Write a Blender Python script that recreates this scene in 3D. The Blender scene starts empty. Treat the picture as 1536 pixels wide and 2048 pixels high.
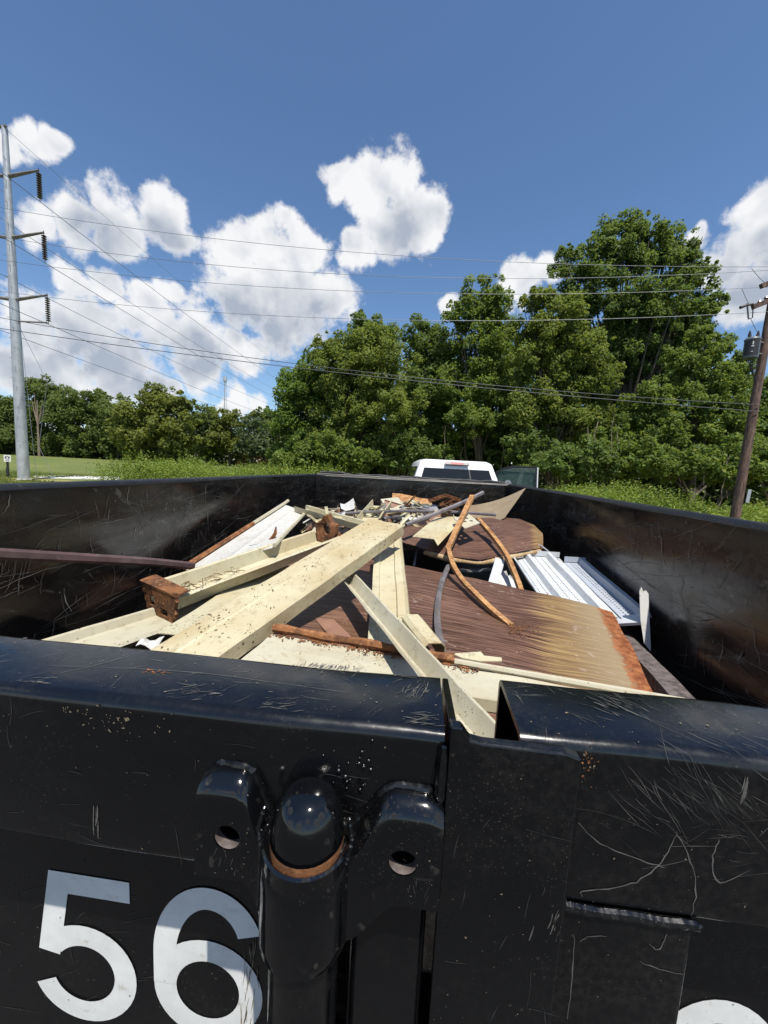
import bpy, bmesh, math, random
import numpy as np
from mathutils import Vector, Matrix, noise as mnoise

random.seed(7)
rng = np.random.default_rng(11)
S = bpy.context.scene
COL = S.collection
R = math.radians

# ------------------------------------------------------------------ camera
CAM_Z = 1.78
FPX, ROLL, PSI, PIT = 769.0, 0.05, R(5.30), R(6.51)
cF = np.array([-math.sin(PSI)*math.cos(PIT), math.cos(PSI)*math.cos(PIT), -math.sin(PIT)])
_r0 = np.array([math.cos(PSI), math.sin(PSI), 0.0])
_u0 = np.cross(_r0, cF)
cR = _r0*math.cos(ROLL) + _u0*math.sin(ROLL)
cU = -_r0*math.sin(ROLL) + _u0*math.cos(ROLL)
cam = bpy.data.cameras.new('camera')
cam_o = bpy.data.objects.new('camera', cam)
COL.objects.link(cam_o)
M4 = Matrix(((cR[0], cU[0], -cF[0], 0), (cR[1], cU[1], -cF[1], 0), (cR[2], cU[2], -cF[2], CAM_Z), (0, 0, 0, 1)))
cam_o.matrix_world = M4
cam.sensor_fit = 'VERTICAL'
cam.sensor_height = 36.0
cam.lens = 36.0*FPX/2048.0
cam.clip_start = 0.02
cam.clip_end = 6000
S.camera = cam_o

# ------------------------------------------------------------------ sky, sun, exposure
SUN_EL, SUN_AZ = R(66.5), R(25)
sun_dir = Vector((math.sin(SUN_AZ)*math.cos(SUN_EL), -math.cos(SUN_AZ)*math.cos(SUN_EL), math.sin(SUN_EL)))
sl = bpy.data.lights.new('sun', 'SUN')
sl.energy = 5.0
sl.angle = R(0.53)
sl.color = (1.0, 0.955, 0.88)
so = bpy.data.objects.new('sun', sl)
COL.objects.link(so)
so.rotation_euler = sun_dir.to_track_quat('Z', 'Y').to_euler()
SKY_STRENGTH = 0.09
S.view_settings.view_transform = 'Standard'
S.view_settings.look = 'None'
S.view_settings.exposure = 0.40
S.view_settings.gamma = 1.0
S.view_settings.use_curve_mapping = False


def ray(px, py):
    return cF + cR*(px-768)/FPX + cU*(1024-py)/FPX


def at(px, py, Y):
    """world point at forward distance Y seen at measured photo position"""
    r = ray(px, py)
    v = r*(Y/r[1])
    return Vector((v[0], v[1], v[2]+CAM_Z))


def mdepth(P):
    return float((np.array(P)-np.array((0, 0, CAM_Z))) @ cF)


# ---- node helper
class NT:
    def __init__(s, tree):
        s.t = tree

    def n(s, typ, **kw):
        nd = s.t.nodes.new(typ)
        for k, v in kw.items():
            if k == 'ins':
                for kk, vv in v.items():
                    s.set(nd, kk, vv)
            else:
                setattr(nd, k, v)
        return nd

    def set(s, nd, key, v):
        sock = nd.inputs[key]
        if isinstance(v, bpy.types.NodeSocket):
            s.t.links.new(v, sock)
        else:
            sock.default_value = v

    def math(s, op, a, b=None, c=None, clamp=False):
        nd = s.n('ShaderNodeMath', operation=op, use_clamp=clamp)
        s.set(nd, 0, a)
        if b is not None:
            s.set(nd, 1, b)
        if c is not None:
            s.set(nd, 2, c)
        return nd.outputs[0]

    def vmath(s, op, a, b=None):
        nd = s.n('ShaderNodeVectorMath', operation=op)
        s.set(nd, 0, a)
        if b is not None:
            s.set(nd, 1, b)
        return nd

    def ramp(s, fac, a, b, lo=0.0, hi=1.0, smooth=True):
        nd = s.n('ShaderNodeMapRange')
        nd.interpolation_type = 'SMOOTHSTEP' if smooth else 'LINEAR'
        s.set(nd, 0, fac)
        s.set(nd, 1, a)
        s.set(nd, 2, b)
        s.set(nd, 3, lo)
        s.set(nd, 4, hi)
        return nd.outputs[0]

    def mix(s, fac, a, b):
        nd = s.n('ShaderNodeMix', data_type='RGBA')
        s.set(nd, 0, fac)
        for i, v in ((6, a), (7, b)):
            if isinstance(v, (tuple, list)) and len(v) == 3:
                v = (*v, 1)
            s.set(nd, i, v)
        return nd.outputs[2]

    def noise(s, vec, scale, detail=4, rough=0.55, dist=0.0):
        nd = s.n('ShaderNodeTexNoise')
        s.set(nd, 'Vector', vec)
        nd.inputs['Scale'].default_value = scale
        nd.inputs['Detail'].default_value = detail
        nd.inputs['Roughness'].default_value = rough
        nd.inputs['Distortion'].default_value = dist
        return nd

    def mapping(s, vec, scale=(1, 1, 1), rot=(0, 0, 0), loc=(0, 0, 0)):
        nd = s.n('ShaderNodeMapping')
        s.set(nd, 'Vector', vec)
        nd.inputs['Scale'].default_value = scale
        nd.inputs['Rotation'].default_value = rot
        nd.inputs['Location'].default_value = loc
        return nd.outputs[0]


# ---- world: sky texture with fair-weather cumulus in sky directions
world = bpy.data.worlds.new('World')
S.world = world
world.use_nodes = True
wt = world.node_tree
wt.nodes.clear()

clouds_px = [
    (62, 298, 42), (105, 296, 26), (15, 292, 34),
    (140, 445, 62), (235, 425, 56), (330, 425, 56), (240, 480, 55), (350, 475, 46), (75, 450, 50),
    (150, 556, 36), (210, 560, 34), (290, 590, 26),
    (460, 515, 52), (525, 490, 62), (605, 500, 58), (490, 580, 80), (590, 590, 88), (660, 590, 58), (560, 650, 62), (575, 435, 24),
    (50, 655, 70), (170, 660, 72), (300, 650, 72), (335, 590, 30), (240, 725, 78), (110, 735, 78), (395, 680, 66), (10, 735, 72), (480, 695, 50), (390, 745, 45), (300, 775, 50),
    (735, 375, 55), (800, 370, 55), (685, 362, 34), (840, 425, 58), (785, 455, 58), (715, 490, 42), (845, 480, 40), (690, 475, 24), (755, 425, 50),
    (465, 803, 34), (512, 806, 24), (345, 765, 20),
    (1040, 558, 46), (1085, 540, 34), (895, 612, 22),
    (1530, 430, 70), (1500, 500, 70), (1440, 545, 50), (1510, 585, 70), (1400, 480, 24), (1640, 420, 120), (1640, 570, 90),
]
grey_px = [(570, 655, 75), (640, 640, 45), (480, 620, 50), (170, 690, 75), (270, 745, 75), (60, 725, 70), (400, 715, 60), (800, 470, 50), (215, 480, 60), (335, 480, 45), (1470, 585, 80), (1560, 520, 60)]


def sky_blob(px, py, r, k):
    a = Vector(ray(px, py)).normalized()
    b = Vector(ray(px+r, py)).normalized()
    c = Vector(ray(px, py+r)).normalized()
    return a, ((a-b).length+(a-c).length)*0.5*k


blobs = [sky_blob(px, py, r, 1.16) for px, py, r in clouds_px]
greys = [sky_blob(px, py, r, 1.5) for px, py, r in grey_px]
r2 = random.Random(5)
for k in range(8):
    az = R(80+200*k/7.0)+r2.uniform(-.08, .08)
    el = R(r2.uniform(10, 32))
    a0 = Vector((math.sin(az)*math.cos(el), math.cos(az)*math.cos(el), math.sin(el)))
    blobs.append((a0, r2.uniform(.14, .22)))
    greys.append((Vector((a0.x, a0.y, a0.z-.06)).normalized(), .16))

w = NT(wt)
tc = w.n('ShaderNodeTexCoord')
dirv = tc.outputs['Generated']
sky = w.n('ShaderNodeTexSky', sky_type='NISHITA')
sky.sun_disc = False
sky.sun_elevation = SUN_EL
sky.sun_rotation = math.pi - SUN_AZ
sky.altitude = 200
sky.air_density = 1.0
sky.dust_density = 0.5
sky.ozone_density = 3.4
# domain warp makes the puffs uneven
w1 = w.noise(dirv, 10.0, 2, .55)
wv = w.vmath('SUBTRACT', w1.outputs['Color'], (.5, .5, .5)).outputs[0]
sc = w.n('ShaderNodeVectorMath', operation='SCALE')
w.set(sc, 0, wv)
sc.inputs['Scale'].default_value = 0.075
vw = w.vmath('ADD', dirv, sc.outputs[0]).outputs[0]


def field(lst, vec, op):
    acc = None
    for c, r in lst:
        d = w.n('ShaderNodeVectorMath', operation='DISTANCE')
        w.set(d, 0, vec)
        d.inputs[1].default_value = c
        v = w.math('MULTIPLY_ADD', d.outputs['Value'], -1.0/r, 1.0)
        acc = v if acc is None else w.math(op, acc, v)
    return acc


acc = w.math('MAXIMUM', field(blobs, vw, 'MAXIMUM'), -1.2)
gacc = field(greys, vw, 'MAXIMUM')
n1 = w.noise(dirv, 18.0, 8, .64)
nr0 = w.noise(dirv, 13.0, 3, .5)
nr1 = w.noise(w.vmath('ADD', dirv, (.012, -.004, .026)).outputs[0], 13.0, 3, .5)
t = w.math('MULTIPLY_ADD', n1.outputs['Fac'], 1.75, -.93)
dens = w.math('ADD', acc, t)
cover = w.ramp(dens, -0.10, 0.36)
relief = w.math('SUBTRACT', nr1.outputs['Fac'], nr0.outputs['Fac'])
sh = w.math('ADD', w.math('MULTIPLY', relief, 1.7), w.ramp(gacc, -.15, .75, .06, .85))
sh = w.math('MULTIPLY', sh, w.ramp(dens, .0, .55, .25, 1.0), clamp=True)
CL = 0.70/SKY_STRENGTH
ccol = w.mix(sh, (CL*1.04, CL*1.04, CL*1.05), (CL*.46, CL*.52, CL*.62))
hs = w.n('ShaderNodeHueSaturation')
hs.inputs['Saturation'].default_value = 1.08
hs.inputs['Value'].default_value = 1.24
w.set(hs, 'Color', sky.outputs[0])
skyc = w.mix(w.math('MULTIPLY', cover, .97), hs.outputs[0], ccol)
bg = w.n('ShaderNodeBackground')
w.set(bg, 'Color', skyc)
bg.inputs['Strength'].default_value = SKY_STRENGTH
wo = w.n('ShaderNodeOutputWorld')
w.set(wo, 'Surface', bg.outputs[0])
world.cycles.sampling_method = 'MANUAL'
world.cycles.sample_map_resolution = 256
S.cycles.max_bounces = 6
S.cycles.diffuse_bounces = 3
S.cycles.glossy_bounces = 3
S.cycles.transmission_bounces = 4


# ------------------------------------------------------------------ materials
def new_mat(name):
    m = bpy.data.materials.new(name)
    m.use_nodes = True
    m.node_tree.nodes.clear()
    nt = NT(m.node_tree)
    out = nt.n('ShaderNodeOutputMaterial')
    b = nt.n('ShaderNodeBsdfPrincipled')
    nt.set(out, 'Surface', b.outputs[0])
    co = nt.n('ShaderNodeTexCoord')
    nt.pos = nt.n('ShaderNodeNewGeometry').outputs['Position']
    nt.obj = co.outputs['Object']
    nt.uv = co.outputs['UV']
    nt.out = out
    nt.b = b
    m['nt'] = 0
    return m, nt


def bump(nt, h, strength=.3, dist=.002):
    bp = nt.n('ShaderNodeBump')
    bp.inputs['Strength'].default_value = strength
    bp.inputs['Distance'].default_value = dist
    nt.set(bp, 'Height', h)
    nt.set(nt.b, 'Normal', bp.outputs[0])


def scratches(nt, vec, scale, rot, stretch, thr, width=.03, mask_scale=3.0, mask_lo=.5, seed=0):
    v0 = nt.mapping(vec, (1, 1, 1), rot, (seed*.13, seed*.07, seed*.11))
    wob = nt.noise(v0, mask_scale*1.4, 2, .5)
    v0 = nt.vmath('ADD', v0, nt.vmath('MULTIPLY', nt.vmath('SUBTRACT', wob.outputs['Color'], (.5, .5, .5)).outputs[0], (.010, .010, .010)).outputs[0]).outputs[0]
    v = nt.mapping(v0, (scale, scale*stretch, scale*stretch), (0, 0, 0), (seed, seed*.7, seed*1.3))
    n = nt.noise(v, 1.0, 1, .5, 0.0)
    line = nt.ramp(n.outputs['Fac'], thr+.17, thr+.17+width*2)
    mk = nt.noise(nt.mapping(vec, loc=(seed*2.1, 3, seed)), mask_scale, 3, .6)
    return nt.math('MULTIPLY', line, nt.ramp(mk.outputs['Fac'], mask_lo, mask_lo+.14))


def specks(nt, vec, scale, size, mask_scale, mask_lo, seed=0):
    v = nt.n('ShaderNodeTexVoronoi')
    nt.set(v, 'Vector', nt.mapping(vec, loc=(seed, seed, seed)))
    v.inputs['Scale'].default_value = scale
    mk = nt.noise(nt.mapping(vec, loc=(seed, 7, 2)), mask_scale, 4, .65)
    sz = nt.math('MULTIPLY', nt.ramp(mk.outputs['Fac'], mask_lo, mask_lo+.25), size)
    wn = nt.n('ShaderNodeSeparateColor')
    nt.set(wn, 0, v.outputs['Color'])
    sz = nt.math('MULTIPLY', sz, wn.outputs[0])
    return nt.math('LESS_THAN', v.outputs['Distance'], sz)


def mat_black(name, base=(.0026, .0028, .0034), rough=.24, dust=1.0, scr=1.0, s=1.0, brown=0.0, swk=.6, speck=1.0):
    m, nt = new_mat(name)
    p = nt.pos
    big = nt.noise(p, 2.3*s, 5, .6)
    fine = nt.noise(p, 60*s, 4, .7)
    dusty = nt.math('MULTIPLY', nt.ramp(big.outputs['Fac'], .42, .75), nt.ramp(fine.outputs['Fac'], .35, .7))
    col = nt.mix(nt.math('MULTIPLY', dusty, .34*dust), base, (.040, .037, .032))
    if brown:
        bn = nt.noise(nt.mapping(p, (1, 1, 2.2)), 1.7, 4, .55)
        col = nt.mix(nt.math('MULTIPLY', nt.ramp(bn.outputs['Fac'], .45, .7), brown), col, (.045, .034, .025))
    sp = nt.math('MAXIMUM', specks(nt, p, 150*s, .36, 3.1*s, .42), specks(nt, p, 47*s, .20, 4*s, .44, 4))
    col = nt.mix(nt.math('MULTIPLY', sp, .30*dust*speck), col, (.22, .20, .165))
    rs = specks(nt, p, 48*s, .34, 5*s, .56, 9)
    col = nt.mix(nt.math('MULTIPLY', rs, .75*dust*speck), col, (.25, .12, .05))
    s1 = scratches(nt, p, .8*s, (0.15, .12, .1), 46, .5, .025, 2.2*s, .44, 1)
    s2 = scratches(nt, p, 1.0*s, (.35, .75, 1.45), 40, .5, .025, 2.6*s, .45, 5)
    s3 = scratches(nt, p, 1.2*s, (.2, 1.35, .9), 36, .5, .025, 3.1*s, .45, 8)
    ss = nt.math('MAXIMUM', s1, nt.math('MAXIMUM', s2, s3))
    ss = nt.math('MULTIPLY', ss, nt.ramp(nt.noise(p, 33*s, 2, .6).outputs['Fac'], .36, .6))
    sw = scratches(nt, p, .7*s, (.3, .5, 1.2), 9, .44, .05, 1.7*s, .52, 11)
    sw = nt.math('MULTIPLY', sw, nt.ramp(nt.noise(nt.mapping(p, (30*s, 60*s, 60*s), (0, .5, 0)), 1.0, 3, .6).outputs['Fac'], .42, .6))
    ss = nt.math('MAXIMUM', ss, nt.math('MULTIPLY', sw, swk))
    col = nt.mix(nt.math('MULTIPLY', ss, .6*scr), col, (.20, .19, .165))
    nt.b.inputs['IOR'].default_value = 1.58
    nt.set(nt.b, 'Base Color', col)
    ro = nt.math('ADD', rough, nt.math('MULTIPLY', dusty, .16))
    sm = nt.noise(nt.mapping(p, (2, 2, 7)), 3.0*s, 5, .65)
    ro = nt.math('ADD', ro, nt.ramp(sm.outputs['Fac'], .35, .7, -.05, .14))
    nt.set(nt.b, 'Roughness', ro)
    bh = nt.math('ADD', nt.noise(p, 22*s, 3, .5).outputs['Fac'], nt.math('MULTIPLY', ss, -.3))
    bump(nt, bh, .10, .004/s)
    return m


M = {}
M['black_gate'] = mat_black('black_gate_paint', rough=.16, dust=.95, scr=.0, s=2.2, swk=0.0, speck=.30)
M['black_gloss'] = mat_black('black_gloss_paint', rough=.075, dust=.2, scr=.2, s=2.2)
M['black_wall'] = mat_black('black_wall_paint', base=(.0045, .0045, .005), rough=.19, dust=.9, scr=.5, s=1.0, brown=.4, swk=.25, speck=.4)
M['black_plain'] = mat_black('black_chassis_paint', rough=.5, dust=.5, scr=.2, s=.6)


def simple(name, col, rough=.5, metal=0.0, var=.25, vs=8.0, dirt=None, dirt_amt=.5, ds=20, dlo=.55, spec=.5, bumpy=0.0):
    m, nt = new_mat(name)
    n = nt.noise(nt.obj, vs, 5, .6)
    lo = tuple(c*(1-var) for c in col)
    hi = tuple(min(1, c*(1+var)) for c in col)
    c = nt.mix(nt.ramp(n.outputs['Fac'], .3, .7), lo, hi)
    if dirt:
        d = nt.noise(nt.mapping(nt.obj, loc=(3, 1, 8)), ds, 6, .7)
        c = nt.mix(nt.ramp(d.outputs['Fac'], dlo, dlo+.16, 0, dirt_amt), c, dirt)
    nt.set(nt.b, 'Base Color', c)
    nt.b.inputs['Roughness'].default_value = rough
    nt.b.inputs['Metallic'].default_value = metal
    nt.b.inputs['Specular IOR Level'].default_value = spec
    if bumpy:
        bump(nt, nt.noise(nt.obj, vs*6, 5, .7).outputs['Fac'], bumpy, .004)
    return m


def mat_painted_scrap(name, col, dirtc=(.36, .27, .13), stain=.5, rustedge=False, dirtamt=.8):
    m, nt = new_mat(name)
    o = nt.obj
    big = nt.noise(o, 3.0, 5, .6)
    c = nt.mix(nt.ramp(big.outputs['Fac'], .38, .68, 0, stain), col, dirtc)
    grime = nt.noise(nt.mapping(o, loc=(1, 6, 3)), 26, 6, .75)
    c = nt.mix(nt.ramp(grime.outputs['Fac'], .52, .68, 0, stain*.75), c, (.20, .14, .06))
    streak = nt.noise(nt.mapping(o, (9, 9, 40)), 1.0, 5, .6)
    c = nt.mix(nt.ramp(streak.outputs['Fac'], .55, .8, 0, .35), c, (.40, .33, .19))
    sp = nt.math('MAXIMUM', specks(nt, o, 75, .40, 6, .42), specks(nt, o, 200, .42, 9, .42, 3))
    c = nt.mix(nt.math('MULTIPLY', sp, dirtamt), c, (.075, .055, .03))
    rs = nt.noise(nt.mapping(o, loc=(5, 5, 1)), 14, 6, .7)
    c = nt.mix(nt.ramp(rs.outputs['Fac'], .64, .74, 0, .8), c, (.24, .11, .04))
    sc_ = scratches(nt, o, 6, (.3, .2, .6), 8, .5, .012, 5, .47, 2)
    c = nt.mix(nt.math('MULTIPLY', sc_, .5), c, (.30, .25, .15))
    nt.set(nt.b, 'Base Color', c)
    nt.set(nt.b, 'Roughness', nt.ramp(big.outputs['Fac'], .3, .7, .38, .6))
    bump(nt, nt.noise(o, 9, 3, .5).outputs['Fac'], .25, .01)
    return m


M['cream'] = mat_painted_scrap('cream_painted_steel', (.47, .44, .305))
M['cream_dirty'] = mat_painted_scrap('dirty_cream_steel', (.475, .432, .285), (.34, .25, .12), .75)
M['cream_pale'] = mat_painted_scrap('pale_cream_steel', (.44, .415, .315), (.31, .26, .16), .45)
M['white'] = mat_painted_scrap('white_painted_steel', (.52, .52, .50), (.40, .37, .31), .4, dirtamt=.75)
M['cool_white'] = mat_painted_scrap('cool_white_shelf_paint', (.50, .525, .55), (.38, .38, .36), .25, dirtamt=.6)
M['grey_shelf'] = mat_painted_scrap('grey_shelf_paint', (.36, .40, .46), (.30, .29, .28), .3, dirtamt=.6)


def mat_rust(name, a=(.27, .115, .045), b=(.085, .036, .02), c=(.40, .21, .10), s=1.0, creamy=0.0):
    m, nt = new_mat(name)
    o = nt.obj
    n = nt.noise(o, 18*s, 7, .7)
    f = nt.noise(nt.mapping(o, loc=(2, 9, 4)), 70*s, 5, .7)
    col = nt.mix(nt.ramp(n.outputs['Fac'], .35, .65), b, a)
    col = nt.mix(nt.ramp(f.outputs['Fac'], .5, .7, 0, .8), col, c)
    if creamy:
        k = nt.noise(nt.mapping(o, loc=(8, 2, 4)), 12*s, 5, .65)
        col = nt.mix(nt.ramp(k.outputs['Fac'], .5, .6, 0, creamy), col, (.5, .43, .27))
    nt.set(nt.b, 'Base Color', col)
    nt.b.inputs['Roughness'].default_value = .85
    nt.b.inputs['Specular IOR Level'].default_value = .25
    bump(nt, nt.math('ADD', n.outputs['Fac'], f.outputs['Fac']), .6, .004)
    return m


M['rust'] = mat_rust('orange_rust')
M['rust_dark'] = mat_rust('dark_scaly_rust', (.20, .085, .035), (.055, .028, .017), (.30, .15, .07))
M['rust_pale'] = mat_rust('pale_orange_rust', (.42, .23, .095), (.20, .09, .035), (.55, .36, .18))
M['grey_rail'] = simple('grey_violet_rail', (.17, .155, .16), .45, .3, .3, 20, (.3, .22, .16), .5, 30)
M['grey_bare'] = simple('bare_grey_steel', (.33, .33, .34), .45, .5, .3, 14, (.22, .13, .07), .6, 18)
M['maroon_rail'] = simple('maroon_brown_rail', (.12, .075, .075), .38, .2, .25, 14, (.22, .18, .16), .5, 40)
M['brown_flat'] = simple('brown_painted_steel', (.23, .125, .085), .5, .0, .2, 10, (.1, .06, .045), .6, 25)
M['dark_tube'] = simple('dark_weathered_tube', (.105, .085, .08), .7, .1, .5, 40, (.24, .2, .18), .5, 60, .5)
M['galv'] = simple('galvanised_pole_steel', (.40, .42, .44), .5, .35, .14, 3, (.28, .3, .31), .5, 6)
M['galv_arm'] = simple('weathered_arm_steel', (.21, .19, .165), .6, .3, .2, 6)
M['insul'] = simple('dark_porcelain', (.045, .03, .03), .25, 0, .2, 5)
M['wire'] = simple('aluminium_wire', (.22, .23, .24), .45, .7, .1, 2)
M['wire_dark'] = simple('dark_cable_sheath', (.05, .05, .055), .6, 0, .1, 2)
M['vinyl'] = simple('white_number_vinyl', (.72, .72, .69), .5, 0, .10, 14, (.36, .31, .23), .75, 22, .55)
M['truck_white'] = simple('white_truck_paint', (.78, .78, .78), .18, 0, .02, 3)
M['tyre'] = simple('tyre_rubber', (.02, .02, .02), .85, 0, .2, 20)
M['alloy'] = simple('wheel_alloy', (.5, .5, .52), .35, .9, .1, 4)
M['trim'] = simple('black_plastic_trim', (.015, .015, .016), .5, 0, .2, 9)
M['lens'] = simple('red_lens', (.30, .03, .03), .5, 0, .1, 6)
M['lens_clear'] = simple('clear_lens', (.22, .17, .18), .5, 0, .1, 6)
M['tarp'] = simple('black_mesh_tarp', (.018, .018, .019), .6, 0, .4, 50, (.13, .13, .13), .6, 90, .55, bumpy=.5)
M['concrete'] = simple('pale_concrete', (.62, .60, .54), .9, 0, .08, 2)
M['sign_white'] = simple('white_sign_sheet', (.72, .72, .72), .5, 0, .05, 3)
M['black_flat'] = simple('flat_black_print', (.02, .02, .022), .6, 0, .1, 3)
M['xfmr'] = simple('grey_transformer_paint', (.11, .12, .13), .4, .1, .1, 3)
M['dirt'] = simple('dry_dirt_and_leaves', (.15, .10, .055), .95, 0, .5, 30, (.33, .24, .13), .7, 45, .5, .2, .8)
M['tan_fold'] = mat_rust('tan_weathered_fold', (.40, .30, .17), (.28, .17, .08), (.50, .42, .28))
M['weld'] = mat_black('weld_bead_paint', rough=.18, dust=.9, scr=.1, s=3)


def glass_mat(name, tint, rough=.05, trans=.0):
    m, nt = new_mat(name)
    nt.b.inputs['Base Color'].default_value = (*tint, 1)
    nt.b.inputs['Roughness'].default_value = rough
    nt.b.inputs['Transmission Weight'].default_value = trans
    nt.b.inputs['IOR'].default_value = 1.45
    return m


M['glass_dark'] = glass_mat('tinted_window_glass', (.010, .012, .013))
M['glass_clear'] = glass_mat('clear_green_glass', (.30, .45, .40), .02, .8)


def mat_woodgrain(name, tan_from, rust_from, tanc=(.30, .20, .085)):
    """wood print laminate on steel; u runs along the grain, v across"""
    m, nt = new_mat(name)
    sx = nt.n('ShaderNodeSeparateXYZ')
    nt.set(sx, 0, nt.uv)
    u, v = sx.outputs[0], sx.outputs[1]
    warp = nt.noise(nt.mapping(nt.uv, (2.2, 3.5, 1)), 1.0, 2, .5)
    wv_ = nt.math('MULTIPLY_ADD', warp.outputs['Fac'], .13, v)
    cx = nt.n('ShaderNodeCombineXYZ')
    nt.set(cx, 0, nt.math('MULTIPLY', u, 3.2))
    nt.set(cx, 1, nt.math('MULTIPLY', wv_, 88))
    g1_ = nt.noise(cx.outputs[0], 1.0, 6, .68)
    cx2 = nt.n('ShaderNodeCombineXYZ')
    nt.set(cx2, 0, nt.math('MULTIPLY', u, 14))
    nt.set(cx2, 1, nt.math('MULTIPLY', wv_, 300))
    g2_ = nt.noise(cx2.outputs[0], 1.0, 3, .6)
    gr = nt.math('MULTIPLY_ADD', g2_.outputs['Fac'], .45, nt.math('MULTIPLY', g1_.outputs['Fac'], .75))
    grain = nt.ramp(gr, .50, .72)
    nt.b.inputs['Specular IOR Level'].default_value = .22
    col = nt.mix(grain, (.050, .024, .0165), (.178, .099, .070))
    fd = nt.noise(nt.mapping(nt.uv, (3, 2, 1), loc=(4, 2, 0)), 1.0, 4, .6)
    col = nt.mix(nt.ramp(fd.outputs['Fac'], .5, .75, 0, .45), col, (.22, .115, .06))
    # bleached tan band with a ragged boundary that follows the grain
    jag = nt.math('MULTIPLY_ADD', nt.math('SUBTRACT', g1_.outputs['Fac'], .5), .30, u)
    tan_ = nt.ramp(jag, tan_from-.02, tan_from+.05)
    tcol = nt.mix(grain, (.13, .078, .038), tanc)
    tcol = nt.mix(nt.ramp(u, tan_from+.05, rust_from, 0, .55), tcol, (.30, .25, .165))
    col = nt.mix(nt.math('MULTIPLY', tan_, .92), col, tcol)
    rn = nt.noise(nt.mapping(nt.uv, (40, 30, 1)), 1.0, 5, .7)
    ru = nt.ramp(nt.math('MULTIPLY_ADD', nt.math('SUBTRACT', rn.outputs['Fac'], .5), .09, u), rust_from, rust_from+.015)
    rcol = nt.mix(nt.ramp(rn.outputs['Fac'], .35, .65), (.13, .036, .014), (.30, .12, .048))
    col = nt.mix(ru, col, rcol)
    sp = specks(nt, nt.pos, 60, .30, 5, .5, 2)
    col = nt.mix(nt.math('MULTIPLY', sp, .7), col, (.42, .30, .2))
    # rust crumbs fallen from the bar ends
    cr = nt.noise(nt.mapping(nt.uv, (26, 26, 1), loc=(1, 1, 0)), 1.0, 6, .7)
    col = nt.mix(nt.ramp(cr.outputs['Fac'], .66, .74, 0, .7), col, (.36, .15, .05))
    s_ = scratches(nt, nt.pos, 7, (.2, .4, .8), 9, .5, .010, 4, .5, 3)
    col = nt.mix(nt.math('MULTIPLY', s_, .45), col, (.40, .33, .28))
    nt.set(nt.b, 'Base Color', col)
    nt.set(nt.b, 'Roughness', nt.math('MULTIPLY_ADD', nt.math('MAXIMUM', tan_, ru), .3, .42))
    bump(nt, gr, .35, .002)
    return m


M['wood_sheet'] = mat_woodgrain('woodgrain_laminate', .755, .95)
M['wood_curl'] = mat_woodgrain('faded_woodgrain_laminate', .80, 1.4)
M['wood_grey'] = mat_woodgrain('grey_tan_laminate', -.6, 1.6, (.30, .25, .17))


def mat_leaf(name, dark, light, yellow=None, trans=.45, clump=.35):
    m, nt = new_mat(name)
    sx = nt.n('ShaderNodeSeparateXYZ')
    nt.set(sx, 0, nt.uv)
    n = nt.noise(nt.pos, clump, 3, .6)
    f = nt.math('ADD', nt.math('MULTIPLY', sx.outputs[0], .55), nt.math('MULTIPLY', nt.ramp(n.outputs['Fac'], .3, .7), .45))
    col = nt.mix(f, dark, light)
    if yellow:
        col = nt.mix(nt.ramp(sx.outputs[1], .90, .97, 0, .8), col, yellow)
    nt.set(nt.b, 'Base Color', col)
    nt.b.inputs['Roughness'].default_value = .6
    nt.b.inputs['Specular IOR Level'].default_value = .18
    tr = nt.n('ShaderNodeBsdfTranslucent')
    nt.set(tr, 'Color', nt.mix(.5, col, (light[0]*1.6, light[1]*1.5, light[2]*.6)))
    mx = nt.n('ShaderNodeMixShader')
    mx.inputs[0].default_value = trans
    nt.set(mx, 1, nt.b.outputs[0])
    nt.set(mx, 2, tr.outputs[0])
    nt.set(nt.out, 'Surface', mx.outputs[0])
    return m


M['leaf_mid'] = mat_leaf('mid_green_leaf', (.066, .108, .027), (.205, .275, .066), (.26, .26, .05))
M['leaf_dark'] = mat_leaf('dark_green_leaf', (.056, .096, .027), (.172, .240, .066))
M['leaf_bright'] = mat_leaf('fresh_green_leaf', (.052, .100, .022), (.165, .245, .050))
M['leaf_olive'] = mat_leaf('olive_leaf', (.074, .110, .027), (.222, .275, .066), (.28, .27, .05))
M['leaf_far'] = mat_leaf('far_green_leaf', (.058, .092, .030), (.170, .215, .062), clump=.12)
M['leaf_far2'] = mat_leaf('far_olive_leaf', (.074, .102, .026), (.212, .240, .060), clump=.12)
M['leaf_grey'] = mat_leaf('grey_green_leaf', (.04, .062, .033), (.13, .17, .09), clump=.12)
M['weed'] = mat_leaf('yellow_green_weed', (.07, .125, .025), (.23, .30, .060), (.34, .33, .07), .35, .5)
M['weed_red'] = mat_leaf('brown_seed_head', (.13, .085, .045), (.28, .19, .10), None, .3, .5)
M['grass_blade'] = mat_leaf('mown_grass_blade', (.08, .12, .025), (.19, .23, .06), (.32, .28, .10), .25, .3)


def mat_bark(name, a, b, s=6.0):
    m, nt = new_mat(name)
    n = nt.noise(nt.mapping(nt.pos, (s, s, s*.16)), 2.0, 6, .7)
    f = nt.noise(nt.pos, 9, 4, .6)
    c = nt.mix(nt.ramp(n.outputs['Fac'], .35, .68), a, b)
    c = nt.mix(nt.ramp(f.outputs['Fac'], .45, .75, 0, .4), c, tuple(x*.5 for x in a))
    nt.set(nt.b, 'Base Color', c)
    nt.b.inputs['Roughness'].default_value = .9
    bump(nt, n.outputs['Fac'], .7, .02)
    return m


M['bark'] = mat_bark('grey_brown_bark', (.05, .04, .03), (.14, .115, .09))
M['vine'] = mat_bark('pale_vine_bark', (.12, .09, .06), (.28, .23, .17))
M['pole_wood'] = mat_bark('creosote_pole_wood', (.055, .036, .028), (.19, .115, .085), 9)


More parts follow.
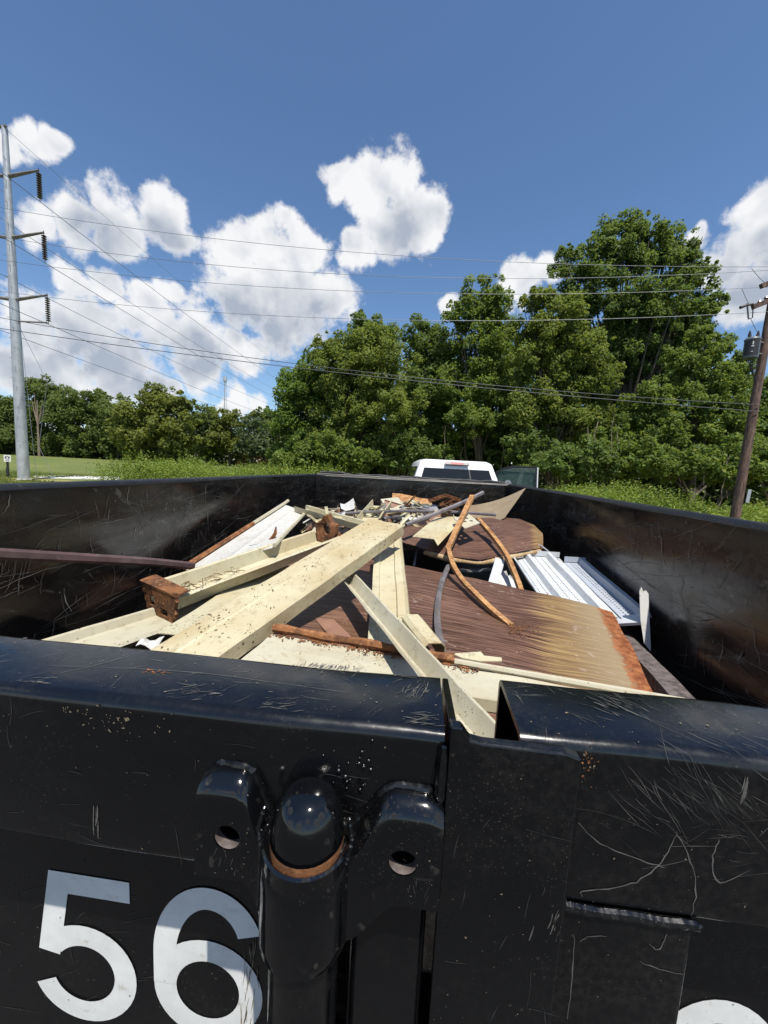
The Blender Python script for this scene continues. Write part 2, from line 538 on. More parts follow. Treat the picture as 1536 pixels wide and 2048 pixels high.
# ------------------------------------------------------------------ mesh helpers
class MB:
    def __init__(s):
        s.v, s.f, s.uv = [], [], {}

    def add(s, vs, fs):
        o = len(s.v)
        s.v += [tuple(p) for p in vs]
        s.f += [tuple(i+o for i in f) for f in fs]
        return s

    def obox(s, c, ax, ay, az):
        """oriented box: centre plus three half axes"""
        c, ax, ay, az = Vector(c), Vector(ax), Vector(ay), Vector(az)
        vs = [c+ax*i+ay*j+az*k for k in (-1, 1) for j in (-1, 1) for i in (-1, 1)]
        return s.add(vs, [(0, 2, 3, 1), (4, 5, 7, 6), (0, 1, 5, 4), (2, 6, 7, 3), (0, 4, 6, 2), (1, 3, 7, 5)])

    def box(s, x0, x1, y0, y1, z0, z1):
        return s.obox(((x0+x1)/2, (y0+y1)/2, (z0+z1)/2), ((x1-x0)/2, 0, 0), (0, (y1-y0)/2, 0), (0, 0, (z1-z0)/2))

    def loft(s, rings, closed=True, caps=True):
        n = len(rings[0])
        o = len(s.v)
        for r in rings:
            s.v += [tuple(p) for p in r]
        m = n if closed else n-1
        for k in range(len(rings)-1):
            for i in range(m):
                j = (i+1) % n
                s.f.append((o+k*n+i, o+k*n+j, o+(k+1)*n+j, o+(k+1)*n+i))
        if caps and closed:
            s.f.append(tuple(o+i for i in reversed(range(n))))
            s.f.append(tuple(o+(len(rings)-1)*n+i for i in range(n)))
        return s

    def tube(s, pts, rad, n=8, up=(0, 0, 1), flat=1.0, phase=0.0):
        pts = [Vector(p) for p in pts]
        rings = []
        pu = Vector(up)
        for i, p in enumerate(pts):
            a = pts[max(i-1, 0)]
            b = pts[min(i+1, len(pts)-1)]
            d = (b-a).normalized()
            if i == 0:
                x = d.cross(pu)
                if x.length < .15:
                    x = d.cross(Vector((0, 1, 0)))
            else:
                x = px_-d*px_.dot(d)
            x.normalize()
            px_ = x
            y = x.cross(d).normalized()
            r = rad[i] if isinstance(rad, (list, tuple)) else rad
            rings.append([p+x*(math.cos(phase+2*math.pi*k/n)*r)+y*(math.sin(phase+2*math.pi*k/n)*r*flat) for k in range(n)])
        return s.loft(rings)

    def profile(s, prof, p0, p1, side, th=.003, bend=0.0, n=6, twist=0.0, rough=1.0):
        """thin sheet section (list of (side, up) points) swept from p0 to p1 with thickness th"""
        p0, p1, side = Vector(p0), Vector(p1), Vector(side)
        d = (p1-p0).normalized()
        side = (side-d*side.dot(d)).normalized()
        up = side.cross(d).normalized()
        if up.z < 0:
            up = -up
        inner = []
        m = len(prof)
        for i in range(m):
            a = prof[max(i-1, 0)]
            b = prof[min(i+1, m-1)]
            t = Vector((b[0]-a[0], b[1]-a[1])).normalized()
            inner.append((prof[i][0]+t.y*th, prof[i][1]-t.x*th))
        ring = list(prof)+inner[::-1]
        rings = []
        n = max(n, min(28, int((p1-p0).length/.045)))
        for k in range(n+1):
            f = k/n
            c = p0.lerp(p1, f)+up*(bend*math.sin(math.pi*f))
            ct, st = math.cos(twist*f), math.sin(twist*f)
            s_, u_ = side*ct+up*st, up*ct-side*st
            L_ = (p1-p0).length
            rg = []
            for a, b in ring:
                q = c+s_*a+u_*b
                nz = mnoise.noise(q*9.0)*.0022+mnoise.noise(q*31.0)*.0010
                ns = mnoise.noise(q*7.0+Vector((5, 1, 2)))*.0025
                e_ = (mnoise.noise(q*40.0)*.006 if k in (0, n) else 0.0)
                rg.append(q+(u_*nz+s_*ns+d*e_)*rough*min(1.0, L_/.3))
            rings.append(rg)
        return s.loft(rings)

    def sheet(s, grid, th=.003):
        """thick sheet from a grid of points [row][col], with uv (u along columns, v along rows)"""
        nr, nc = len(grid), len(grid[0])
        g_ = [[Vector(p) for p in r] for r in grid]
        o = len(s.v)

        def nrm(i, j):
            a = g_[min(i+1, nr-1)][j]-g_[max(i-1, 0)][j]
            b = g_[i][min(j+1, nc-1)]-g_[i][max(j-1, 0)]
            q = b.cross(a)
            return q.normalized() if q.length > 1e-9 else Vector((0, 0, 1))
        for layer in (0, 1):
            for i in range(nr):
                for j in range(nc):
                    p = g_[i][j]-nrm(i, j)*th*layer
                    s.uv[len(s.v)] = (j/(nc-1), i/(nr-1))
                    s.v.append(tuple(p))
        L = nr*nc
        for i in range(nr-1):
            for j in range(nc-1):
                a, b, c, d = o+i*nc+j, o+i*nc+j+1, o+(i+1)*nc+j+1, o+(i+1)*nc+j
                s.f.append((a, b, c, d))
                s.f.append((L+a, L+d, L+c, L+b))
        for i in range(nr-1):
            for j in (0, nc-1):
                a, b = o+i*nc+j, o+(i+1)*nc+j
                s.f.append((a, b, L+b, L+a))
        for j in range(nc-1):
            for i in (0, nr-1):
                a, b = o+i*nc+j, o+i*nc+j+1
                s.f.append((a, L+a, L+b, b))
        return s

    def build(s, name, mat, parent=None, smooth=False, bevel=0.0, segs=2, angle=35):
        vs = np.array(s.v, float)
        c = np.array([vs[:, 0].mean(), vs[:, 1].mean(), vs[:, 2].min()]) if len(vs) else np.zeros(3)
        me = bpy.data.meshes.new(name)
        me.from_pydata([tuple(p) for p in (vs-c)], [], s.f)
        if s.uv:
            ul = me.uv_layers.new(name='UVMap')
            li = np.zeros(len(me.loops), int)
            me.loops.foreach_get('vertex_index', li)
            arr = np.array([s.uv.get(i, (0, 0)) for i in range(len(s.v))])
            ul.data.foreach_set('uv', arr[li].ravel())
        bm = bmesh.new()
        bm.from_mesh(me)
        bmesh.ops.recalc_face_normals(bm, faces=bm.faces)
        if bevel > 0:
            es = [e for e in bm.edges if len(e.link_faces) == 2 and e.calc_face_angle(0) > R(angle)]
            bmesh.ops.bevel(bm, geom=es, offset=bevel, segments=segs, profile=.5, affect='EDGES', clamp_overlap=True)
        bm.to_mesh(me)
        bm.free()
        if smooth:
            for p in me.polygons:
                p.use_smooth = True
            try:
                me.set_sharp_from_angle(angle=R(40))
            except Exception:
                pass
        me.materials.append(M[mat] if isinstance(mat, str) else mat)
        o = bpy.data.objects.new(name, me)
        COL.objects.link(o)
        wl = Vector(c)
        o['wl'] = tuple(wl)
        if parent is not None:
            o.parent = parent
            o.location = wl-Vector(parent['wl'])
        else:
            o.location = wl
        return o


def tag(o, label=None, cat=None, group=None, kind=None):
    if label:
        o['label'] = label
    if cat:
        o['category'] = cat
    if group:
        o['group'] = group
    if kind:
        o['kind'] = kind
    return o


def empty(name, loc, label, cat, group=None):
    o = bpy.data.objects.new(name, None)
    COL.objects.link(o)
    o.location = loc
    o.empty_display_size = .1
    o['wl'] = tuple(loc)
    return tag(o, label, cat, group)


def crect(cx, cy, hx, hy, r, n=4):
    """rounded rectangle as list of 2D points"""
    pts = []
    for qx, qy, a0 in ((1, 1, 0), (-1, 1, 90), (-1, -1, 180), (1, -1, 270)):
        for k in range(n+1):
            a = R(a0+90*k/n)
            pts.append((cx+qx*(hx-r)+math.cos(a)*r, cy+qy*(hy-r)+math.sin(a)*r))
    return pts


Z0 = CAM_Z


# ------------------------------------------------------------------ ground and field
def ground():
    m, nt = new_mat('mown_grass_ground')
    n = nt.noise(nt.pos, .10, 5, .6)
    f = nt.noise(nt.pos, 2.4, 5, .7)
    ff = nt.noise(nt.pos, 14, 4, .7)
    c = nt.mix(nt.ramp(n.outputs['Fac'], .35, .65), (.095, .135, .030), (.15, .17, .048))
    c = nt.mix(nt.ramp(f.outputs['Fac'], .45, .7, 0, .6), c, (.20, .20, .07))
    c = nt.mix(nt.ramp(ff.outputs['Fac'], .38, .62, 0, .7), c, (.055, .085, .020))
    f2 = nt.noise(nt.mapping(nt.pos, (.25, 1.0, 1)), .7, 5, .7)
    c = nt.mix(nt.ramp(f2.outputs['Fac'], .45, .65, 0, .6), c, (.19, .18, .075))
    # drier worn strip around the steel pole
    sx = nt.n('ShaderNodeSeparateXYZ')
    nt.set(sx, 0, nt.pos)
    yy = nt.math('ADD', nt.math('MULTIPLY', nt.math('SUBTRACT', f.outputs['Fac'], .5), 4.0), sx.outputs[1])
    dry = nt.math('MULTIPLY', nt.ramp(yy, 16, 19), nt.ramp(yy, 21.5, 23.5, 1, 0))
    c = nt.mix(nt.math('MULTIPLY', dry, .7), c, (.30, .255, .10))
    # worn gravel yard where the trailer stands
    near = nt.ramp(nt.math('ADD', yy, 0), 8.5, 10.5, 1, 0)
    gv = nt.n('ShaderNodeTexVoronoi')
    nt.set(gv, 'Vector', nt.pos)
    gv.inputs['Scale'].default_value = 30
    gcol = nt.mix(nt.ramp(gv.outputs['Distance'], .1, .6), (.075, .073, .07), (.04, .04, .04))
    c = nt.mix(near, c, gcol)
    nt.set(nt.b, 'Base Color', c)
    nt.b.inputs['Roughness'].default_value = .95
    nt.b.inputs['Specular IOR Level'].default_value = .2
    bump(nt, ff.outputs['Fac'], .6, .05)
    b = MB()
    xs = [-3000, -400, -160, -120, -90, -70, -50, -40, -30, -20, -10, 0, 10, 20, 40, 80, 200, 3000]
    ys = [-3000, -200, -40, 0, 10, 15, 20, 25, 30, 40, 50, 60, 70, 80, 90, 110, 150, 300, 3000]

    def gz(x, y):
        if 25 < y < 200 and x < -15:
            return .55*min(1, (y-25)/45.0)*min(1, (-15-x)/15)
        return .0
    o = 0
    for y in ys:
        for x in xs:
            b.v.append((x, y, gz(x, y)))
    nx = len(xs)
    for j in range(len(ys)-1):
        for i in range(nx-1):
            b.f.append((j*nx+i, j*nx+i+1, (j+1)*nx+i+1, (j+1)*nx+i))
    return tag(b.build('ground', m, smooth=True), kind='structure')


ground()

# concrete path patches beyond the steel pole
path = MB()
for pts in ([(62, 952, 0), (110, 950, 0), (150, 947.5, 0), (172, 949, 0), (240, 953, 0), (240, 959, 0), (150, 957.5, 0), (70, 955, 0)],):
    ring = []
    for px, py, _ in pts:
        r = ray(px, py)
        k = (-CAM_Z+.02)/r[2]
        ring.append((r[0]*k, r[1]*k, .02))
    low = [(x, y, -.05) for x, y, z in ring]
    path.loft([low, ring])
tag(path.build('path', 'concrete'), kind='structure')


# ------------------------------------------------------------------ leaves
def quads_object(name, C, N, size, mat, parent=None, aspect=.55, kind=None, curl=.25):
    n = len(C)
    N = N/np.maximum(np.linalg.norm(N, axis=1, keepdims=True), 1e-6)
    rv = rng.normal(size=(n, 3))
    T = np.cross(N, rv)
    T /= np.maximum(np.linalg.norm(T, axis=1, keepdims=True), 1e-6)
    B = np.cross(N, T)
    s = size.reshape(-1, 1)
    V = np.empty((n, 4, 3))
    V[:, 0] = C-T*s
    V[:, 1] = C-B*s*aspect+N*s*curl
    V[:, 2] = C+T*s
    V[:, 3] = C+B*s*aspect+N*s*curl
    base = np.array([C[:, 0].mean(), C[:, 1].mean(), C[:, 2].min()])
    V = (V-base).reshape(-1, 3)
    me = bpy.data.meshes.new(name)
    me.vertices.add(n*4)
    me.vertices.foreach_set('co', V.ravel())
    me.loops.add(n*4)
    me.loops.foreach_set('vertex_index', np.arange(n*4, dtype=np.int32))
    me.polygons.add(n)
    me.polygons.foreach_set('loop_start', np.arange(0, n*4, 4, dtype=np.int32))
    ul = me.uv_layers.new(name='UVMap')
    uv = np.repeat(rng.random((n, 2)), 4, axis=0)
    ul.data.foreach_set('uv', uv.ravel())
    me.update(calc_edges=True)
    me.materials.append(M[mat])
    o = bpy.data.objects.new(name, me)
    COL.objects.link(o)
    o['wl'] = tuple(base)
    if parent is not None:
        o.parent = parent
        o.location = Vector(base)-Vector(parent['wl'])
    else:
        o.location = base
    if kind:
        o['kind'] = kind
    return o


def clump_points(c, r, dens, leaf, spread=(.35, 1.06), crad=(.16, .34)):
    """leaf positions and normals for one crown lobe: many uneven clumps over an ellipsoid"""
    c, r = np.array(c), np.array(r)
    rm = r.mean()
    nclump = int(max(14, 46*dens))
    P, N = [], []
    for k in range(nclump):
        d = rng.normal(size=3)
        d[2] = d[2]*.9+.12
        d /= np.linalg.norm(d)
        f = rng.uniform(*spread) if k % 6 else rng.uniform(1.0, 1.22)
        cc = c+d*r*f
        cr = rm*rng.uniform(*crad)*(1.0 if f < 1 else (.7 if f < 1.06 else .42))
        nl = int(9.0*(cr/leaf)**2*rng.uniform(.8, 1.25))
        nl = max(20, min(nl, 1600))
        q = rng.normal(size=(nl, 3))
        q /= np.linalg.norm(q, axis=1, keepdims=True)
        q[:, 2] = np.where(q[:, 2] < -.3, q[:, 2]*.7, q[:, 2])
        rad = cr*rng.uniform(.45, 1.0, size=(nl, 1))**.6
        pts = cc+q*rad*np.array([1.0, 1.0, .95])+rng.normal(size=(nl, 3))*cr*.16
        nn = q*.6+np.array([0, -.12, .5])+rng.normal(size=(nl, 3))*.65
        P.append(pts)
        N.append(nn)
    return np.vstack(P), np.vstack(N)


def tree(name, label, base_px, Y, lobes, leaf, mat, dens=1.0, group=None, trunk_r=.22, cat='tree', vines=0, bark='bark'):
    """lobes: (px, py, rx, ry[, dY]) measured crown masses"""
    ground_p = at(base_px, 960, Y)
    root = empty(name, (ground_p.x, Y, 0), label, cat, group)
    P, N = [], []
    cs = []
    for lb in lobes:
        px, py, rx, ry = lb[:4]
        dY = lb[4] if len(lb) > 4 else 0
        c = at(px, py, Y+dY)
        k = mdepth(c)/FPX
        r = (rx*k, (rx+ry)*.5*k*.85, ry*k)
        cs.append((c, r))
        p, n_ = clump_points(c, r, dens, leaf)
        P.append(p)
        N.append(n_)
    P, N = np.vstack(P), np.vstack(N)
    keep = P[:, 2] > .15
    P, N = P[keep], N[keep]
    quads_object('crown', P, N, leaf*rng.uniform(.6, 1.25, len(P)), mat, root)
    # trunk with tapered limbs running into the crown masses
    t = MB()
    top = max(cs, key=lambda q: q[0].z)
    b0 = Vector((ground_p.x, Y, -.1))
    mid = Vector((b0.x*.7+top[0].x*.3, Y+.2, top[0].z*.45))
    end = top[0]+Vector((0, 0, top[1][2]*.5))
    pts = []
    for i in range(9):
        f = i/8
        a = b0.lerp(mid, f)
        b = mid.lerp(end, f)
        pts.append(a.lerp(b, f)+Vector((random.uniform(-.1, .1), random.uniform(-.1, .1), 0))*(0 if i == 0 else 1))
    t.tube(pts, [trunk_r*(1.0-.93*i/8) for i in range(9)], 8)
    for c, r in cs:
        k = min(6, max(1, int(8*min(.75, max(.1, (c.z*.55)/max(end.z, .1))))))
        s0 = pts[k]
        for q in range(3):
            e = c+Vector((random.uniform(-.7, .7)*r[0], random.uniform(-.7, .7)*r[1], random.uniform(-.1, .7)*r[2]))
            m_ = s0.lerp(e, .5)+Vector((random.uniform(-.3, .3), random.uniform(-.3, .3), -.1*(e-s0).length))
            t.tube([s0, s0.lerp(m_, .6), m_, m_.lerp(e, .6), e], [trunk_r*.30, trunk_r*.25, trunk_r*.18, trunk_r*.11, trunk_r*.04], 6)
    t.build('trunk', bark, root, smooth=True)
    for v in range(vines):
        c, r = random.choice(cs)
        x0 = c.x+random.uniform(-1, 1)*r[0]
        y0 = Y-r[1]*random.uniform(.3, .75)
        z1 = random.uniform(2.5, 5.0)
        pts = []
        x = x0
        for i in range(9):
            x += random.uniform(-.14, .14)
            pts.append((x, y0+random.uniform(-.1, .1), z1*(1-i/8)))
        MB().tube(pts, random.uniform(.012, .024), 5).build('vine', 'vine', root, smooth=True)
    return root


# near wood behind the trailer, on the right
WG = 'trees of the near wood'
tree('broadleaf_tree', 'small fresh green tree at the left end of the near wood', 590, 25,
     [(600, 790, 52, 52), (585, 850, 55, 60), (640, 830, 50, 60, 1), (625, 760, 28, 28), (590, 905, 55, 40)], .098, 'leaf_bright', 1.0, WG, .16)
tree('broadleaf_tree', 'wide rounded olive green tree beside the small fresh green tree', 720, 24,
     [(690, 730, 68, 65), (760, 740, 75, 75), (700, 800, 75, 60), (780, 820, 70, 55, -1), (745, 680, 45, 36), (655, 700, 30, 30), (690, 880, 70, 50)], .092, 'leaf_olive', 1.0, WG, .26, vines=4)
tree('broadleaf_tree', 'dark narrow tree standing behind the wide olive tree', 830, 27,
     [(735, 668, 38, 36), (760, 690, 45, 45), (850, 675, 45, 40), (875, 730, 60, 65), (860, 800, 65, 65), (820, 860, 70, 55), (720, 640, 16, 16)], .103, 'leaf_dark', 1.0, WG, .24, vines=3)
tree('broadleaf_tree', 'tall slim mid green tree over the white pickup', 960, 25,
     [(960, 600, 55, 40), (930, 640, 45, 36), (1000, 635, 50, 45), (960, 700, 62, 55), (930, 775, 62, 50), (990, 775, 55, 55, .5), (940, 840, 62, 45, -1), (890, 880, 55, 40, 1)], .096, 'leaf_mid', .95, WG, .25, vines=5)
tree('broadleaf_tree', 'bushy yellowish tree in front of the tallest tree', 1110, 23,
     [(1110, 640, 60, 52), (1060, 690, 50, 55), (1150, 700, 66, 55), (1100, 770, 75, 60), (1170, 760, 58, 60), (1060, 830, 66, 50), (1150, 840, 75, 45), (1075, 600, 34, 30), (1090, 890, 60, 30, .8)], .092, 'leaf_olive', 1.0, WG, .26, vines=9)
tree('broadleaf_tree', 'tallest ragged tree in the wood, top above all others', 1260, 27,
     [(1250, 460, 50, 36), (1205, 500, 48, 30), (1310, 480, 48, 35), (1260, 530, 85, 45), (1360, 510, 45, 38), (1150, 545, 48, 32), (1360, 570, 65, 45), (1200, 600, 85, 50), (1300, 620, 80, 50, -1), (1380, 650, 48, 45), (1280, 700, 85, 50), (1220, 760, 60, 50, 1), (1330, 760, 70, 55), (1130, 510, 22, 16), (1405, 540, 22, 22), (1285, 655, 70, 50), (1410, 610, 34, 36), (1400, 700, 50, 45), (1150, 620, 45, 40)], .103, 'leaf_dark', .85, WG, .42, vines=6)
tree('broadleaf_tree', 'sunlit mid green tree between the tallest tree and the wooden pole', 1390, 22,
     [(1390, 720, 55, 42), (1440, 760, 55, 45), (1360, 800, 70, 50), (1450, 830, 60, 50), (1340, 870, 80, 45), (1440, 900, 75, 45, .5), (1280, 840, 62, 45, 1), (1400, 680, 28, 30)], .086, 'leaf_mid', 1.0, WG, .24, vines=3)
tree('broadleaf_tree', 'tree at the right edge of the photo behind the wooden pole', 1560, 23,
     [(1480, 760, 34, 40), (1530, 800, 45, 50), (1500, 860, 55, 45), (1580, 830, 60, 60), (1500, 920, 60, 40), (1620, 780, 60, 60), (1490, 720, 22, 24)], .092, 'leaf_dark', 1.0, WG, .22)
# understorey shrubs in the shade of the wood
for i, (px, Y, lob, mt, lab) in enumerate([
    (660, 22, [(650, 905, 60, 36), (590, 925, 50, 24), (710, 915, 50, 30)], 'leaf_mid', 'low leafy shrub under the wide olive tree'),
    (800, 23, [(800, 900, 60, 36), (850, 910, 50, 30), (760, 920, 40, 26)], 'leaf_dark', 'dark shrub left of the pickup cab'),
    (1120, 20, [(1110, 930, 60, 40), (1180, 920, 60, 42), (1060, 900, 50, 42, 2)], 'leaf_dark', 'dark vine covered shrub right of the open truck door'),
    (1300, 20, [(1280, 920, 70, 40), (1350, 925, 60, 35), (1220, 900, 55, 40, 1)], 'leaf_mid', 'grey green shrub under the tallest tree'),
    (1440, 19, [(1420, 940, 55, 36), (1480, 920, 55, 46), (1560, 930, 60, 50)], 'leaf_mid', 'tangled shrub beside the wooden pole base')]):
    tree('understorey_shrub', lab, px, Y, lob, .10, mt, 1.0, 'shrubs under the near wood', .05, 'shrub', vines=2 if i > 1 else 0)
# rear row that closes the wood
for i, (px, lob, lab) in enumerate([
    (680, [(680, 800, 90, 90), (650, 880, 80, 60)], 'shaded tree in the rear row behind the wide olive tree'),
    (850, [(850, 790, 90, 100), (830, 890, 90, 60)], 'shaded tree in the rear row left of the pickup cab'),
    (1010, [(1010, 760, 90, 100), (1000, 880, 100, 70)], 'shaded tree in the rear row above the pickup cab'),
    (1180, [(1180, 740, 90, 100), (1170, 880, 110, 80)], 'shaded tree in the rear row behind the bushy yellowish tree'),
    (1340, [(1330, 740, 80, 90), (1340, 880, 110, 80)], 'shaded tree in the rear row left of the wooden pole'),
    (1500, [(1500, 830, 80, 70), (1510, 900, 100, 70)], 'shaded tree in the rear row behind the wooden pole')]):
    tree('background_tree', lab, px, 33, lob, .20, 'leaf_dark', 1.3, 'rear row of the near wood', .25)

# closed undergrowth along the foot of the wood: one mass of leaves
def mass(name, label, pts, n, leaf, mat, thick, zlo=.1):
    P, N = [], []
    for k in range(n):
        i_ = rng.integers(0, len(pts)-1)
        f = rng.random()
        (x0, y0, h0), (x1, y1, h1) = pts[i_], pts[i_+1]
        x, y, h = x0+(x1-x0)*f, y0+(y1-y0)*f, h0+(h1-h0)*f
        h *= .72+.5*mnoise.noise(Vector((x*.35, y*.35, 9)))+.18*mnoise.noise(Vector((x*1.3, y, 3)))
        z = zlo+rng.random()**.8*h
        P.append((x, y+rng.normal()*thick*.5+mnoise.noise(Vector((x*.8, z*.8, 6)))*thick, z))
        N.append((rng.normal()*.5, -.6+rng.normal()*.5, .6+rng.normal()*.4))
    P, N = np.array(P), np.array(N)
    o = quads_object(name, P, N, leaf*rng.uniform(.6, 1.3, len(P)), mat)
    return tag(o, label, 'undergrowth', None, 'stuff')


mass('wood_undergrowth', 'dark undergrowth closing the foot of the near wood', [(-9, 27, 4.5), (-4, 27, 6), (2, 27, 7), (8, 27, 7), (14, 26, 7), (20, 25, 7), (30, 22, 6)], 42000, .19, 'leaf_dark', 1.2)
mass('far_undergrowth', 'dark undergrowth along the foot of the far trees', [(-150, 86, 9), (-90, 88, 9), (-60, 88, 8), (-20, 84, 8), (-8, 80, 7)], 36000, .42, 'leaf_far', 2.0)

# far tree line across the field, on the left
FG = 'trees across the field'
far = [
    (-40, 82, [(-40, 840, 60, 50), (-20, 880, 60, 40)], 'leaf_far', 'dark tree cut off by the left edge of the photo'),
    (30, 84, [(20, 830, 48, 40), (30, 880, 50, 40)], 'leaf_far', 'tree directly behind the steel pole'),
    (95, 86, [(95, 795, 48, 34), (110, 840, 60, 50), (70, 780, 28, 18), (100, 890, 55, 35)], 'leaf_far', 'highest tree on the far left, dead branches in its crown'),
    (175, 84, [(175, 815, 48, 36), (170, 860, 55, 45), (185, 895, 50, 30)], 'leaf_far', 'dark tree right of the highest far tree'),
    (235, 82, [(235, 830, 42, 34), (235, 880, 50, 42)], 'leaf_far', 'rounded dark tree left of the olive field tree'),
    (310, 66, [(320, 810, 52, 36), (275, 850, 50, 45), (335, 855, 60, 45), (365, 810, 26, 16), (290, 890, 60, 30), (350, 890, 55, 30)], 'leaf_far2', 'olive green tree standing forward in the field'),
    (410, 80, [(410, 840, 42, 28), (415, 880, 50, 40)], 'leaf_far', 'low tree right of the olive field tree'),
    (460, 78, [(455, 845, 36, 26), (465, 885, 45, 36)], 'leaf_far2', 'yellowish low tree under the distant mast'),
    (505, 74, [(505, 865, 30, 28), (510, 895, 36, 28)], 'leaf_grey', 'grey green tree next to the near wood'),
    (530, 82, [(525, 840, 36, 24), (540, 880, 45, 40)], 'leaf_far', 'tree peeping out behind the grey green tree'),
]
for px, Y, lob, mt, lab in far:
    tree('field_edge_tree', lab, px, Y, lob, .34, mt, 1.15, FG, .28)
# bare limbs in the crown of the highest far tree
dead = empty('dead_tree', (at(75, 900, 76).x, 76, 0), 'bare dead tree standing before the highest far tree', 'tree')
dt = MB()
b0 = Vector((at(78, 900, 76).x, 76, -.1))
dt.tube([b0, at(76, 860, 76), at(74, 800, 76)], [.25, .2, .08], 6)
for e in ((62, 795), (86, 800), (68, 785), (90, 815)):
    dt.tube([at(76, 850, 76), at((76+e[0])/2, 825, 76), at(e[0], e[1], 76)], [.14, .1, .03], 5)
dt.build('trunk', 'vine', dead, smooth=True)


# ------------------------------------------------------------------ weeds and mown grass
def weeds(name, label, region, n, hmax, mat, leaf=.07, cat='weeds', heads=0):
    """upright leafy stems scattered over a ground polygon given by (x0,x1,y0,y1)->height function"""
    P, N, Sz = [], [], []
    x0, x1, y0, y1 = region
    for k in range(n):
        x, y = rng.uniform(x0, x1), rng.uniform(y0, y1)
        h = hmax(x, y)*rng.uniform(.65, 1.1)
        if h < .05:
            continue
        m_ = 26
        zz = np.linspace(.1, 1, m_)*h
        lean = rng.normal(size=2)*.10
        a = rng.uniform(0, 6.28, m_)
        rr = .16*(1-np.linspace(.1, 1, m_)*.6)
        px = x+lean[0]*zz+np.cos(a)*rr
        py = y+lean[1]*zz+np.sin(a)*rr
        P.append(np.stack([px, py, zz], 1))
        N.append(np.stack([np.cos(a)*.6, np.sin(a)*.6, np.full(m_, .8)], 1)+rng.normal(size=(m_, 3))*.3)
    P, N = np.vstack(P), np.vstack(N)
    o = quads_object(name, P, N, leaf*rng.uniform(.6, 1.2, len(P)), mat, None, .42)
    return tag(o, label, cat, None, 'stuff')


def hl(x, y):
    f = mnoise.noise(Vector((x*.5, y*.5, 1)))
    g_ = mnoise.noise(Vector((x*1.7, y*1.7, 5)))
    return 1.50+.55*f+.30*g_+.35*max(0, (x+9)/5)
weeds('roadside_weeds', 'tall yellow green weeds beyond the left wall of the trailer', (-17.5, -4.2, 18.5, 25.5), 2400, hl, 'weed')


def hl2(x, y):
    return 2.15+.25*mnoise.noise(Vector((x*.8, y*.8, 4)))
weeds('seed_grass', 'brownish seed heads standing above the weeds', (-11.5, -6.5, 22.5, 25.5), 110, hl2, 'weed_red', .045)


def hr(x, y):
    f = mnoise.noise(Vector((x*.45, y*.45, 7)))
    return max(0, 1.45+.5*f-(.45 if x > 9 else 0))
weeds('verge_weeds', 'bright yellow green weeds at the foot of the near wood', (5.0, 16.0, 12.8, 17.5), 2400, hr, 'weed', .06)
weeds('shade_weeds', 'leafy weeds in front of the wood behind the pickup', (-4.0, 5.5, 15.5, 19), 500, lambda x, y: .95+.4*mnoise.noise(Vector((x, y, 2))), 'leaf_bright', .06)

nb = 60000
gx = rng.uniform(-36, -10, nb)
gy = 15+rng.random(nb)**1.3*26
keep = ~((gx > -25) & (gx < -13) & (gy > 20.9) & (gy < 30))
gx, gy = gx[keep], gy[keep]
gp = np.stack([gx, gy, np.full(len(gx), .03)], 1)
gn = np.stack([rng.normal(size=len(gx)), rng.normal(size=len(gx)), rng.uniform(-.2, .5, len(gx))], 1)
tag(quads_object('mown_grass', gp, gn, rng.uniform(.04, .075, len(gx)), 'grass_blade', None, .3), 'mown grass around the steel pole', 'grass', None, 'stuff')


# ------------------------------------------------------------------ poles, wires, mast, sign
def steel_pole():
    bx, by = -23.66, 20.88
    root = empty('transmission_pole', (bx, by, 0), 'tall grey steel transmission pole with three cross arms', 'power pole')
    H = 19.1
    MB().tube([(bx, by, -.2), (bx, by, H*.35), (bx+.01, by, H*.7), (bx+.03, by, H)], [.29, .25, .19, .13], 20).build('shaft', 'galv', root, smooth=True)
    MB().tube([(bx, by, 0), (bx, by, .06)], .36, 20).build('base_collar', 'concrete', root)
    MB().obox((bx-.15, by, H+.05), (.38, -.1, -.05), (.02, .06, 0), (0, 0, .035)).build('top_bracket', 'galv_arm', root)
    d = Vector((.985, .0, 0.10))
    tips = []
    for zt, L in ((16.95, 1.93), (13.8, 2.06), (10.52, 2.09)):
        for sgn in (1, -1):
            a = Vector((bx+.12*sgn, by, zt-.28))
            tip = Vector((bx+L*sgn, by, zt-.02))
            arm = MB().tube([a, a.lerp(tip, .5), tip], [.105, .08, .05], 8).build('cross_arm', 'galv_arm', root, smooth=True)
            st = MB().tube([tip+Vector((0, 0, .1)), tip-Vector((0, 0, 1.55))], .018, 6).build('insulator_string', 'insul', root)
            for k in range(11):
                zc = tip.z-.18-k*.118
                pr = [(.02, .045), (.06, .04), (.125, -.005), (.125, -.02), (.05, -.03), (.02, -.045)]
                MB().loft([[(tip.x+r*math.cos(2*math.pi*i/12), tip.y+r*math.sin(2*math.pi*i/12), zc+h) for i in range(12)] for r, h in pr]).build('insulator_disc', 'insul', st, smooth=True)
            tips.append(tip-Vector((0, 0, 1.58)))
    # post arm under the lowest insulator
    MB().tube([(bx+.2, by, 9.07), (bx+2.0, by, 9.02)], .045, 8).build('post_arm', 'galv_arm', root, smooth=True)
    for k in range(30):
        z = 1.5+k*.55
        s_ = 1 if k % 2 else -1
        MB().tube([(bx+.1*s_, by-.12, z), (bx+.16*s_, by-.30, z)], .012, 5).build('step_bolt', 'galv_arm', root)
    return root, tips, (bx, by, H)


pole_root, tips, ptop = steel_pole()


def wire(name, label, pts, r, mat='wire', group=None):
    o = MB().tube(pts, r, 5).build(name, mat, smooth=True)
    return tag(o, label, 'power line', group)


